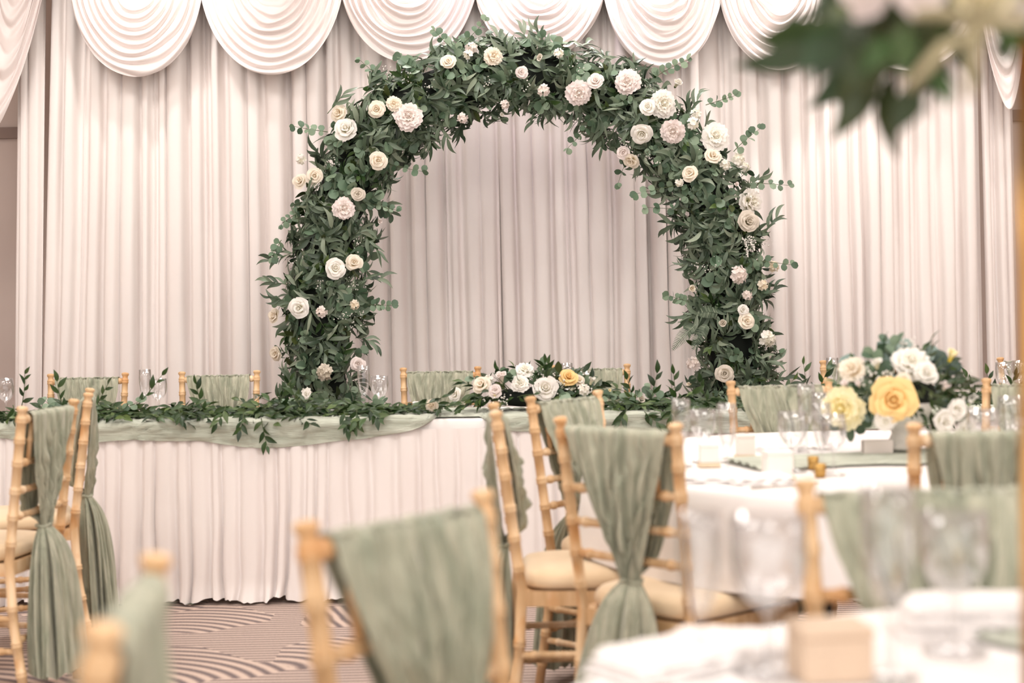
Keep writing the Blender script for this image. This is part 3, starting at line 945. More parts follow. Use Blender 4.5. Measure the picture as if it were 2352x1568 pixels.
def favour(px, py, d, label, base=True, ang=0.0, m='card', z=TT, Y=None):
    p = onz(px, py, z)
    x, y = p.x, p.y
    if Y is not None:
        q = at(px, py, Y); x, y = q.x, Y
    Mx = Matrix.Translation((x, y, z)) @ Matrix.Rotation(ang, 4, 'Z')
    o = top('favour_box', None, label, 'favour box', 'favour boxes', mat=Mx)
    hb = 0.012 if base else 0.0
    if base: part('base_block', MB().box((0, 0, hb / 2 + 0.0005), (d[0] * 1.15, d[1] * 1.2, hb), 0, 0.002).mesh('base_block', M['cardbase'], False), o, basis=Matrix.Identity(4))
    part('box_body', MB().box((0, 0, hb + d[2] * 0.41 + 0.001), (d[0], d[1], d[2] * 0.82), 0, 0.002).mesh('box_body', M[m], False), o, basis=Matrix.Identity(4))
    part('lid', MB().box((0, 0, hb + d[2] * 0.91 + 0.001), (d[0] * 1.04, d[1] * 1.04, d[2] * 0.18), 0, 0.002).mesh('lid', M[m], False), o, basis=Matrix.Identity(4))
    return o
favour(1712, 1054, (0.052, 0.04, 0.060), 'white favour box on a pale block, round guest table in front of the far chair')
favour(1786, 1100, (0.066, 0.055, 0.062), 'largest white favour box nearest the front of the round guest table', ang=0.1)
favour(1628, 1072, (0.052, 0.04, 0.052), 'white favour box behind the leftmost glasses on the round guest table')
favour(1906, 1556, (0.085, 0.07, 0.065), 'blurred beige favour box at the bottom edge of the foreground table', False, 0.1, 'kraft')
favour(966, 930, (0.066, 0.05, 0.050), 'small white favour box beside the garland on the head table', False, 0.0, 'card', HZ, 6.24)
def card(px, py, label, w=0.10, h=0.07):
    p = onz(px, py, TT)
    mb = MB()
    mb.box((0, -0.012, h / 2), (w, 0.0012, h)).box((0, 0.012, h / 2), (w, 0.0012, h)).box((0, 0, h), (w, 0.026, 0.0012))
    return top('place_card', mb.mesh('place_card', M['card'], False), label, 'place card', mat=Matrix.Translation((p.x, p.y, TT)) @ Matrix.Rotation(0.05, 4, 'Z'))
card(2015, 1052, 'folded white card left of the white vase on the round guest table', 0.085, 0.052)
def candle(px, py, label):
    p = onz(px, py, TT)
    o = top('tealight_holder', None, label, 'candle holder', 'gold tealight holders', loc=(p.x, p.y, TT))
    part('cup', MB().lathe([(0.0, 0.001), (0.014, 0.001), (0.0155, 0.035), (0.0145, 0.035), (0.013, 0.006), (0.0, 0.006)], 20).mesh('cup', M['foil']), o, basis=Matrix.Identity(4))
    part('candle', MB().lathe([(0.0, 0.0065), (0.0115, 0.0065), (0.0115, 0.024), (0.0, 0.025)], 16).mesh('candle', M['card']), o, basis=Matrix.Identity(4))
candle(1868, 1078, 'gold tealight holder among the glass stems on the round guest table')
candle(1884, 1096, 'gold tealight holder nearest the front, below the crossing glass stems')
def knife(px, py, ang, label):
    p = onz(px, py, TT)
    mb = MB()
    mb.tube([(-0.10, 0, 0.004), (-0.02, 0, 0.004)], [0.004, 0.0035], 8)
    mb.box((0.045, 0, 0.003), (0.13, 0.015, 0.002), 0, 0.001)
    return top('table_knife', mb.mesh('table_knife', M['steel'], False), label, 'cutlery', 'table knives', mat=Matrix.Translation((p.x, p.y, TT)) @ Matrix.Rotation(ang, 4, 'Z'))
knife(1572, 1090, 1.9, 'steel table knife left of the folded napkins on the round guest table')
knife(1800, 1118, 0.5, 'steel table knife right of the folded napkins on the round guest table')

# ------------------------------------------------------------------ foliage machinery
def leaf_tpl(kind):
    m = 6; v = []; f = []
    for i in range(m + 1):
        t = i / m
        if kind == 'willow': w = 0.118 * math.sin(PI * (0.03 + 0.96 * t) ** 0.8) ** 0.85; x = 0.16 * math.sin(PI * t) * t; z = 0.06 * math.sin(PI * t) - 0.22 * t * t
        elif kind == 'willow2': w = 0.108 * math.sin(PI * (0.03 + 0.96 * t) ** 0.75) ** 0.85; x = -0.20 * math.sin(PI * t * .9); z = 0.10 * math.sin(PI * t) - 0.05 * t
        elif kind == 'euc':
            q = max(0.0, (t - 0.10) / 0.90); w = 0.44 * math.sqrt(max(0, 1 - (2 * q - 1) ** 2)) * (1.05 - 0.1 * q) + 0.012; x = 0; z = 0.05 * math.sin(PI * t)
        elif kind == 'ruscus': w = 0.19 * math.sin(PI * (0.02 + 0.97 * t) ** 0.82) ** 1.15 + 0.004; x = 0.03 * math.sin(PI * t); z = -0.10 * t * t + 0.04 * math.sin(PI * t)
        else: w = 0.27 * math.sin(PI * (0.02 + 0.97 * t) ** 0.8) ** 0.9 + 0.004; x = 0; z = -0.12 * t * t
        fold = 0.25 * w if kind != 'euc' else 0.10 * w
        v += [(x - w, t, z + fold), (x, t, z), (x + w, t, z + fold)]
    for i in range(m):
        a = i * 3
        f += [(a, a + 1, a + 4, a + 3), (a + 1, a + 2, a + 5, a + 4)]
    return np.array(v, float), f
LT = {k: leaf_tpl(k) for k in ('willow', 'willow2', 'euc', 'ruscus', 'oval')}
LM = {}
def leaf_obj_mesh(kind, mat):
    if (kind, mat) not in LM:
        v, f = LT[kind]
        LM[(kind, mat)] = MB().add(v, f).mesh('leaf', M[mat])
    return LM[(kind, mat)]
def nrm(a):
    a = np.asarray(a, float); return a / (np.linalg.norm(a) + 1e-9)

class Foliage:
    def __init__(s): s.L = []; s.S = MB()
    def leaf(s, kind, mat, p, d, n, size):
        d = nrm(d); n = np.asarray(n, float); n = n - d * n.dot(d)
        if np.linalg.norm(n) < 1e-3: n = np.array([0.1, -1, 0.2]) - d * d.dot([0.1, -1, 0.2])
        n = nrm(n); x = np.cross(d, n)
        s.L.append((kind, mat, np.asarray(p, float), x, d, n, size))
    def sprig(s, kind, mat, p, d, out, L, nl, size, spread=0.8, opp=False, stem=0.0022, curve=None, jit=0.5, smat=0):
        p = np.asarray(p, float); d = nrm(d); out = nrm(out)
        cv = np.asarray(curve if curve is not None else rng.normal(0, 0.25, 3) + np.array([0, 0, -0.15]), float)
        pts = []; q = p.copy(); dd = d.copy(); st = L / 6
        for i in range(7):
            pts.append(q.copy()); dd = nrm(dd + cv / 6); q = q + dd * st
        s.S.tube([Vector(a) for a in pts], [stem * (1 - 0.6 * i / 6) for i in range(7)], 4, smat, False)
        for k in range(nl):
            t = (k + 0.7) / nl * 6
            i = min(5, int(t)); fr = min(1.0, t - i)
            pos = pts[i] + (pts[i + 1] - pts[i]) * fr
            tan = nrm(pts[i + 1] - pts[i])
            side = nrm(np.cross(tan, out))
            sg = 1 if k % 2 == 0 else -1
            for ss in ((sg,) if not opp else (1, -1)):
                sp_ = spread * rng.uniform(0.6, 1.3)
                ld = tan * math.cos(sp_) + side * ss * math.sin(sp_) + rng.normal(0, 0.22, 3) * jit
                if k == nl - 1 and ss == sg: ld = tan + rng.normal(0, 0.15, 3)
                s.leaf(kind, mat, pos, ld, out + rng.normal(0, jit, 3), size * rng.uniform(0.72, 1.2))
    def cull(s, discs, keep=0.12, k=0.95):
        """clear leaves that would stand in front of a bloom"""
        cam_ = np.array(CAM)
        D = [(np.asarray(p, float), R) for p, R in discs]
        out = []
        for l in s.L:
            m = l[2] + l[4] * l[6] * 0.55
            bad = False
            for p, R in D:
                v = nrm(p - cam_); w = m - p
                dep = w.dot(v)
                if dep < R * 0.5 and np.linalg.norm(w - v * dep) < R * k + l[6] * 0.28:
                    bad = True; break
            if not bad or rng.random() < keep: out.append(l)
        s.L = out
    def build(s, root, n_obj=300, prefer=None, stemmats=('stem',)):
        cam_ = np.array(CAM)
        sc = []
        for (kind, mat, p, x, d, n, sz) in s.L:
            vd = nrm(cam_ - p)
            a = abs(n.dot(vd)) * sz * {'willow': .2, 'willow2': .2, 'euc': .8, 'ruscus': .34, 'oval': .5}[kind] * sz
            if prefer is not None: a *= prefer(p + d * sz * 0.5)
            sc.append(a)
        order = np.argsort(-np.array(sc))
        pick = set(order[:n_obj].tolist())
        mats = sorted(set(l[1] for l in s.L))
        V = []; Fc = []; MI = []; off = 0
        for i, (kind, mat, p, x, d, n, sz) in enumerate(s.L):
            v, f = LT[kind]
            if i in pick:
                Mx = Matrix(((x[0], d[0], n[0], p[0]), (x[1], d[1], n[1], p[1]), (x[2], d[2], n[2], p[2]), (0, 0, 0, 1))) @ Matrix.Diagonal((sz, sz, sz, 1))
                part('leaf', leaf_obj_mesh(kind, mat), root, world=Mx)
            else:
                vv = (v[:, :1] * x + v[:, 1:2] * d + v[:, 2:3] * n) * sz + p
                V.append(vv); Fc.extend(tuple(q + off for q in g) for g in f); MI.extend([mats.index(mat)] * len(f)); off += len(v)
        if V:
            me = bpy.data.meshes.new('leaf_mass')
            me.from_pydata(np.concatenate(V).tolist(), [], Fc)
            for m in mats: me.materials.append(M[m])
            me.polygons.foreach_set('material_index', MI)
            me.polygons.foreach_set('use_smooth', [True] * len(Fc))
            me.update()
            part('leaf_mass', me, root, kind='stuff')
        if s.S.n:
            part('stems', s.S.mesh('stems', [M[m] for m in stemmats]), root, kind='stuff')

# ------------------------------------------------------------------ flowers
def petal(w, R0, R1, H, curl, ruffle=0.0, seed=0, tip=0.0, n=6, m=6):
    r = random.Random(seed)
    a1, a2 = r.uniform(0, 6), r.uniform(0, 6)
    P = []
    for i in range(m + 1):
        t = i / m
        row = []
        for j in range(n + 1):
            u = -1 + 2 * j / n
            sh = 0.30 + 0.70 * math.sin(min(PI / 2, PI * 0.75 * t))
            if t > 0.7: sh *= 1 - 0.45 * ((t - 0.7) / 0.3) ** 2
            ang = w * u * sh
            rad = R0 + (R1 - R0) * t ** 0.85 + curl * max(0, t - 0.6) ** 1.6 * 1.8
            z = H * math.sin(PI / 2 * min(1, t * 1.02)) - H * 0.18 * u * u * t * t - curl * 0.9 * max(0, t - 0.72) ** 1.3
            if tip: rad += tip * max(0, 1 - abs(u) * 1.6) * max(0, t - 0.75) * 2
            if ruffle:
                k = ruffle * t * t
                z += k * math.sin(5 * u + a1); rad += k * math.sin(7 * u + a2)
            row.append((rad * math.cos(ang), rad * math.sin(ang), z))
        P.append(row)
    return np.array(P)
ROSE = [  # (count, width, R0, R1, H, curl)
    (3, 1.50, 0.02, 0.12, 0.84, 0.0), (3, 1.30, 0.05, 0.27, 0.86, 0.03),
    (4, 1.10, 0.08, 0.47, 0.82, 0.09), (5, 0.98, 0.10, 0.68, 0.68, 0.20), (5, 0.95, 0.12, 0.86, 0.44, 0.30)]
PEONY = [(4, 1.0, 0.02, 0.20, 0.66, 0.06), (5, 0.95, 0.05, 0.38, 0.70, 0.10), (6, 0.85, 0.08, 0.60, 0.62, 0.16), (6, 0.80, 0.10, 0.82, 0.42, 0.20), (7, 0.70, 0.12, 0.98, 0.18, 0.18)]
FM = {}
def flower_meshes(style, mat):
    key = (style, mat)
    if key in FM: return FM[key]
    spec = ROSE if style != 'peony' else PEONY
    core = MB(); outer = []
    for li, (cnt, w, R0, R1, H, curl) in enumerate(spec):
        ruf = 0.06 if style == 'peony' else 0.008
        tip = 0.16 if (style == 'starrose' and li >= 2) else 0.0
        P = petal(w, R0, R1, H, curl, ruf, li + 3, tip)
        if li < 2:
            for k in range(cnt):
                a = 2 * PI * k / cnt + li * 0.7
                c_, s_ = math.cos(a), math.sin(a)
                core.grid(np.stack([P[..., 0] * c_ - P[..., 1] * s_, P[..., 0] * s_ + P[..., 1] * c_, P[..., 2]], -1))
        else:
            outer.append((MB().grid(P).mesh('petal', M[mat]), cnt, li * 0.9))
    core.lathe([(0.14, 0.1), (0.15, 0.45), (0.11, 0.66), (0.05, 0.76), (0.0, 0.78)], 10)
    core.lathe([(0.0, -0.12), (0.10, -0.10), (0.16, 0.0), (0.12, 0.08)], 10, mi=1)
    FM[key] = (core.mesh(style, [M[mat], M['stem']]), outer)
    return FM[key]
def flower(root, style, mat, pos, axis, R, bud=False, label=None):
    core, outer = flower_meshes(style, mat)
    Mx = frame(Vector(pos) - Vector(axis).normalized() * R * 0.25, axis, R, random.uniform(0, 6.28))
    if bud: Mx = Mx @ Matrix.Diagonal((0.9, 0.9, 1.25, 1))
    nm = {'rose': 'rose', 'starrose': 'rose', 'peony': 'peony'}[style]
    o = part(nm, core, root, world=Mx, label=label)
    for li, (me, cnt, ph) in enumerate(outer[:(1 if bud else 9)]):
        for k in range(cnt):
            a = 2 * PI * k / cnt + ph + random.uniform(-0.1, 0.1)
            k_ = random.uniform(0.88, 1.08)
            part('petal', me, o, basis=Matrix.Rotation(a, 4, 'Z') @ Matrix.Rotation(random.uniform(-0.20, 0.12), 4, 'Y') @ Matrix.Diagonal((k_, k_ * random.uniform(0.9, 1.1), k_, 1)))
    return o
def blossom_mesh(mat, seed, n=7, fr=0.42):
    """a hydrangea-like cluster of small five-petalled florets, unit radius"""
    r = random.Random(seed); mb = MB()
    for k in range(n):
        th = math.acos(1 - (k + 0.5) / n * 0.95); ph = k * 2.4
        d = Vector((math.sin(th) * math.cos(ph), math.sin(th) * math.sin(ph), math.cos(th)))
        c = d * r.uniform(0.55, 0.75)
        Mf = frame(c, d + Vector((r.uniform(-.3, .3), r.uniform(-.3, .3), 0.2)), fr, r.uniform(0, 6))
        for q in range(5):
            a = q * 2 * PI / 5
            rows = []
            for t in (0.05, 0.4, 0.75, 1.0):
                w = 0.50 * math.sin(PI * (0.12 + 0.72 * t))
                rows.append([Mf @ Vector((math.cos(a) * t - math.sin(a) * w * u, math.sin(a) * t + math.cos(a) * w * u, 0.25 * t * t - 0.12 * u * u)) for u in (-1, 0, 1)])
            mb.grid(np.array([[tuple(p) for p in row] for row in rows]))
    mb.lathe([(0.0, -0.3), (0.06, -0.3), (0.10, 0.2), (0.0, 0.3)], 6, mi=1)
    return mb.mesh('blossom_cluster', [M[mat], M['stem']])
BL = {}
def blossom(root, mat, pos, axis, R, n=8):
    key = (mat, n, random.randrange(3))
    if key not in BL: BL[key] = blossom_mesh(mat, hash(key[2]) + n, n, 0.95 / math.sqrt(n) + 0.10)
    return part('blossom_cluster', BL[key], root, world=frame(pos, axis, R, random.uniform(0, 6)))
ICO = None
def dots(mb, pts, r, mi=0):
    """tiny filler buds: octahedra smoothed"""
    for p in pts:
        x, y, z = p; q = r * random.uniform(0.7, 1.2)
        v = [(x + q, y, z), (x - q, y, z), (x, y + q, z), (x, y - q, z), (x, y, z + q), (x, y, z - q)]
        mb.add(v, [(0, 2, 4), (2, 1, 4), (1, 3, 4), (3, 0, 4), (2, 0, 5), (1, 2, 5), (3, 1, 5), (0, 3, 5)], mi)

# ------------------------------------------------------------------ floral arch
YA = 7.50
CEN = [(742, 1250), (741, 1100), (740, 980), (740, 880), (744, 750), (752, 620), (772, 500), (812, 395), (872, 305), (955, 235), (1060, 192), (1180, 170), (1300, 183), (1405, 224), (1500, 290), (1578, 372), (1632, 465), (1660, 565), (1673, 680), (1680, 800), (1684, 900), (1684, 1000), (1684, 1100), (1684, 1190)]
cp = np.array([tuple(at(x, y, YA)) for x, y in CEN])
cp[0, 2] = cp[-1, 2] = 0.0
def catmull(p, per=12):
    out = []
    for i in range(len(p) - 1):
        p0, p1, p2, p3 = p[max(i - 1, 0)], p[i], p[i + 1], p[min(i + 2, len(p) - 1)]
        for k in range(per):
            t = k / per
            out.append(0.5 * ((2 * p1) + (-p0 + p2) * t + (2 * p0 - 5 * p1 + 4 * p2 - p3) * t * t + (-p0 + 3 * p1 - 3 * p2 + p3) * t ** 3))
    out.append(p[-1])
    return np.array(out)
ac = catmull(cp)
seg = np.linalg.norm(np.diff(ac, axis=0), axis=1)
cum = np.concatenate([[0], np.cumsum(seg)])
AL = cum[-1]
def arch_at(s):
    i = min(len(seg) - 1, max(0, int(np.searchsorted(cum, s) - 1)))
    f = (s - cum[i]) / max(seg[i], 1e-6)
    p = ac[i] + (ac[i + 1] - ac[i]) * f
    t = nrm(ac[min(i + 3, len(ac) - 1)] - ac[max(i - 2, 0)])
    return p, t
acx = (cp[0, 0] + cp[-1, 0]) / 2
arch = top('floral_arch', None, 'tall half-round arch of eucalyptus with cream and white roses before the backdrop', 'floral arch', loc=(acx, YA, 0))
part('shade_core', MB().tube([Vector(p) for p in ac[::4]], [0.125 + 0.012 * math.sin(i * 1.7) for i in range(len(ac[::4]))], 14).mesh('shade_core', M['core']), arch)  # dark tube blocks see-through and reads as shade between the leaves
for s_ in (0, -1):
    part('foot_plate', MB().box((cp[s_, 0], YA, 0.006), (0.5, 0.5, 0.012), 0, 0.004).mesh('foot_plate', M['dmetal'], False), arch)
FA = Foliage()
def arch_frame(s, phi):
    p, t = arch_at(s)
    n1 = nrm(np.cross(t, [0, 1, 0]))       # in the plane of the arch
    if n1[2] < 0 and abs(t[0]) > 0.3: n1 = -n1
    out = nrm(math.cos(phi) * np.array([0, -1, 0]) + math.sin(phi) * n1)
    return p, t, out
def rnd_phi(): return rng.normal(0, 1.05) if rng.random() < 0.82 else rng.uniform(-PI, PI)
BOT = 0.55
def rnd_s():
    while True:
        s = rng.uniform(0.0, AL)
        p, _ = arch_at(s)
        if p[2] > BOT or rng.random() < 0.35: return s
def arch_sprigs(n, fn):
    for _ in range(n):
        s = rnd_s(); p, t, out = arch_frame(s, rnd_phi())
        fn(p, t, out)
def f_willow(p, t, out):
    side = nrm(np.cross(t, out)); q = rng.uniform(0, 2 * PI)
    d = out * rng.uniform(0.15, 0.55) + t * math.cos(q) + side * math.sin(q) + np.array([0, 0, -0.15])
    FA.sprig(rng.choice(['willow', 'willow2']), 'willow', p + out * rng.uniform(0.12, 0.175), d, out, rng.uniform(0.07, 0.12), int(rng.integers(6, 9)), 0.100, 0.80, jit=0.45)
def f_euc(p, t, out):
    side = nrm(np.cross(t, out)); q = rng.uniform(0, 2 * PI)
    d = out * rng.uniform(0.2, 0.7) + t * math.cos(q) + side * math.sin(q)
    FA.sprig('euc', 'euc', p + out * rng.uniform(0.13, 0.185), d, out, rng.uniform(0.08, 0.13), int(rng.integers(3, 5)), rng.uniform(0.034, 0.062), 1.0, True, jit=0.45)
def f_dark(p, t, out):
    d = out * 0.6 + t * rng.uniform(-1, 1) + rng.normal(0, 0.3, 3)
    FA.sprig('oval', 'darkleaf', p + out * rng.uniform(0.10, 0.15), d, out, 0.07, 4, 0.066, 0.8, jit=0.5)
def f_rusc(p, t, out):
    d = out * 0.6 + t * rng.uniform(-1, 1) + rng.normal(0, 0.3, 3)
    FA.sprig('ruscus', 'ruscus', p + out * rng.uniform(0.09, 0.14), d, out, 0.11, 7, 0.062, 0.8, jit=0.5)
arch_sprigs(720, f_willow)
arch_sprigs(280, f_euc)
arch_sprigs(80, f_dark)
arch_sprigs(150, f_rusc)
# trailing sprigs that break the outline
def apx(px, py, dy=0.12):
    return np.array(at(px, py, YA - dy))
for (x0, y0, x1, y1, kind) in [(1030, 105, 1005, 85, 'euc'), (1075, 90, 1105, 62, 'euc'), (1215, 95, 1200, 55, 'willow'), (1245, 95, 1232, 55, 'willow'), (870, 175, 835, 150, 'euc'),
                               (1400, 150, 1470, 133, 'willow'), (1530, 160, 1560, 140, 'euc'), (1590, 250, 1625, 195, 'willow'), (1640, 235, 1672, 225, 'euc'), (1700, 330, 1725, 300, 'euc'),
                               (1720, 430, 1790, 395, 'willow'), (1740, 420, 1795, 425, 'euc'), (1770, 520, 1795, 500, 'willow'), (1755, 600, 1800, 605, 'euc'), (1760, 680, 1785, 660, 'willow'),
                               (1580, 480, 1505, 480, 'euc'), (1530, 430, 1480, 440, 'euc'), (1450, 340, 1415, 395, 'euc'), (1350, 290, 1320, 330, 'euc'), (1380, 300, 1372, 362, 'willow'),
                               (1250, 255, 1215, 295, 'willow'), (1320, 240, 1300, 285, 'willow'), (1010, 290, 1025, 340, 'willow'), (985, 300, 995, 345, 'willow'), (900, 380, 950, 400, 'euc'), (860, 470, 895, 480, 'euc'),
                               (850, 560, 868, 590, 'willow'), (850, 640, 880, 640, 'willow'), (860, 700, 885, 700, 'euc'), (840, 780, 855, 790, 'willow'), (650, 590, 605, 610, 'willow'), (640, 650, 608, 645, 'willow'),
                               (650, 690, 610, 680, 'willow'), (730, 300, 692, 295, 'euc'), (680, 490, 655, 500, 'euc'), (640, 560, 630, 575, 'euc'), (1590, 600, 1545, 590, 'willow'), (1570, 690, 1548, 685, 'euc'),
                               (1580, 720, 1545, 725, 'willow'), (1750, 850, 1795, 820, 'willow'), (1780, 880, 1830, 875, 'willow'), (770, 240, 800, 205, 'willow'), (850, 190, 860, 165, 'willow')]:
    a, b = apx(x0, y0), apx(x1, y1)
    d = b - a; L = np.linalg.norm(d)
    a0 = a - d * 0.6
    if kind == 'euc': FA.sprig('euc', 'euc', a0, d, [0.1, -1, 0.2], L * 1.8 + 0.03, 5, 0.036, 1.0, True, curve=rng.normal(0, .15, 3), jit=0.45)
    else: FA.sprig(rng.choice(['willow', 'willow2']), 'willow', a0, d, [0.1, -1, 0.2], L * 1.1 + 0.02, 6, 0.088, 0.45, curve=rng.normal(0, .15, 3), jit=0.4)

fl_list = [  # px, py, diameter px, style, colour
    (1030, 143, 36, 'rose', 'cream'), (865, 251, 42, 'rose', 'cream'), (795, 297, 56, 'rose', 'white'), (779, 261, 40, 'rose', 'cream'), (868, 369, 42, 'rose', 'cream'),
    (724, 404, 42, 'rose', 'cream'), (693, 366, 28, 'blossom', 'white'), (690, 416, 36, 'rose', 'cream'), (822, 446, 32, 'rose', 'dusk'), (790, 479, 50, 'peony', 'blush'), (870, 506, 26, 'bud', 'blush'),
    (770, 616, 50, 'rose', 'white'), (813, 603, 38, 'rose', 'cream'), (688, 708, 50, 'rose', 'white'), (738, 716, 30, 'blossom', 'blush'), (632, 726, 38, 'rose', 'cream'), (636, 812, 38, 'rose', 'cream'),
    (822, 836, 36, 'rose', 'blush'), (746, 854, 42, 'blossom', 'dusk'), (705, 900, 26, 'blossom', 'white'), (938, 267, 62, 'peony', 'blush'), (905, 238, 34, 'peony', 'cream'),
    (1083, 110, 32, 'blossom', 'blush'), (1075, 126, 26, 'blossom', 'white'), (1133, 128, 42, 'peony', 'cream'), (1240, 133, 30, 'bud', 'dusk'), (1197, 166, 30, 'rose', 'blush'), (1248, 208, 32, 'blossom', 'blush'),
    (1284, 122, 26, 'blossom', 'white'), (1062, 271, 28, 'blossom', 'blush'), (1152, 262, 26, 'bud', 'white'), (1160, 240, 24, 'blossom', 'blush'), (1368, 187, 38, 'rose', 'blush'), (1441, 188, 56, 'peony', 'blush'),
    (1329, 214, 52, 'peony', 'blush'), (1553, 196, 44, 'bud', 'white'), (1523, 237, 62, 'peony', 'white'), (1488, 246, 38, 'rose', 'white'), (1475, 306, 50, 'rose', 'white'), (1546, 302, 52, 'peony', 'blush'),
    (1450, 368, 40, 'rose', 'cream'), (1432, 350, 34, 'rose', 'blush'), (1598, 262, 30, 'blossom', 'white'), (1592, 284, 32, 'blossom', 'white'), (1643, 314, 62, 'peony', 'white'), (1638, 359, 38, 'rose', 'cream'),
    (1586, 399, 40, 'rose', 'cream'), (1694, 366, 40, 'blossom', 'white'), (1666, 378, 28, 'blossom', 'white'), (1710, 384, 30, 'blossom', 'white'), (1724, 464, 62, 'peony', 'white'), (1717, 510, 54, 'rose', 'dusk'),
    (1690, 425, 24, 'bud', 'blush'), (1696, 632, 46, 'blossom', 'blush'), (1589, 662, 40, 'bud', 'cream'), (1713, 738, 42, 'rose', 'cream'), (1706, 712, 28, 'rose', 'white'), (1661, 742, 36, 'bud', 'dusk'),
    (1762, 778, 44, 'blossom', 'white'), (1593, 834, 36, 'blossom', 'blush'), (1665, 858, 44, 'rose', 'dusk'), (1586, 882, 24, 'bud', 'cream'), (1775, 612, 32, 'blossom', 'cream'), (1752, 655, 30, 'blossom', 'cream'), (1716, 678, 26, 'blossom', 'blush'),
    (814, 700, 26, 'blossom', 'cream'), (1560, 420, 22, 'blossom', 'white'),
]
centers = np.array([tuple(p) for p in ac])
def arch_spot(px, py, Rt=0.245):
    q = np.array(at(px, py, YA))
    i = int(np.argmin(np.hypot(centers[:, 0] - q[0], centers[:, 2] - q[2])))
    c = centers[i]
    d = math.hypot(q[0] - c[0], q[2] - c[2])
    dy = math.sqrt(max(0.03 ** 2, Rt ** 2 - d * d))
    pos = np.array(at(px, py, YA - dy))
    ax = nrm(nrm(pos - c) * 0.75 + np.array([0, -1.0, 0.05]))
    return pos, ax
discs = []
for (px, py, dm, st, col) in fl_list:
    pos, ax = arch_spot(px, py)
    ax = nrm(ax + rng.normal(0, 0.18, 3) + np.array([0, -0.1, -0.05]))
    R = dm / 2 / (F_PX / (YA - 0.2)) * 1.05
    discs.append((pos, R))
    if st == 'blossom': blossom(arch, col, pos, ax, R * 1.05, 7 if dm < 40 else 12)
    else: flower(arch, 'rose' if st == 'bud' else st, col, pos, ax, R, st == 'bud')
FA.cull(discs)
FA.build(arch, 300, prefer=lambda p: 1.0 if (p[1] < YA - 0.10 and p[2] > 0.85) else 0.15)
# little filler buds and the fern frond
dm_ = MB()
for (px, py) in [(885, 160), (900, 170), (1330, 155), (1375, 150), (1460, 165), (1490, 200), (1640, 345), (1625, 345), (1735, 560), (1720, 565), (755, 372), (768, 378), (660, 585), (672, 600), (815, 655), (808, 650), (795, 725), (790, 735), (812, 745), (1600, 610), (1620, 620), (1500, 370), (1485, 360), (1430, 330), (820, 560), (1700, 410), (1712, 425), (1560, 250), (830, 720), (1760, 560), (735, 655), (840, 655), (1640, 600), (1210, 200), (1120, 190), (985, 200), (940, 180)]:
    pos, ax = arch_spot(px, py, 0.235)
    dots(dm_, [pos + rng.normal(0, 0.016, 3) for _ in range(9)], 0.0042)
part('filler_buds', dm_.mesh('filler_buds', M['white']), arch, kind='stuff')
def fern(px0, py0, px1, py1):
    a, b = apx(px0, py0, 0.2), apx(px1, py1, 0.22)
    mb = MB(); mb.tube([Vector(a), Vector((a + b) / 2) + Vector((0, 0, 0.012)), Vector(b)], [0.0016, 0.0014, 0.0006], 5)
    t = nrm(b - a); side = nrm(np.cross(t, [0, -1, 0]))
    for k in range(22):
        f = 0.05 + 0.93 * k / 22; p = a + (b - a) * f + np.array([0, 0, 0.012 * math.sin(PI * f)])
        w = 0.030 * math.sin(PI * (0.18 + 0.80 * f)) + 0.003
        for sg in (-1, 1):
            e = p + side * sg * w + t * w * 0.35
            n_ = t * 0.0028
            mb.add([p - n_, p + n_, e + n_ * 0.4, e - n_ * 0.4], [(0, 1, 2, 3)])
    part('fern_frond', mb.mesh('fern_frond', M['willow']), arch)
fern(1598, 745, 1543, 806); fern(1625, 745, 1590, 805); fern(1650, 720, 1600, 722)
# white plume
pm = MB()
for (x0, y0, x1, y1) in [(1712, 545, 1718, 590), (1722, 545, 1733, 575)]:
    a, b = apx(x0, y0, 0.22), apx(x1, y1, 0.24)
    dots(pm, [a + (b - a) * f + rng.normal(0, 0.008 * (1.1 - f), 3) for f in np.linspace(0, 1, 60)], 0.0045)
part('white_plume', pm.mesh('white_plume', M['white']), arch, kind='stuff')

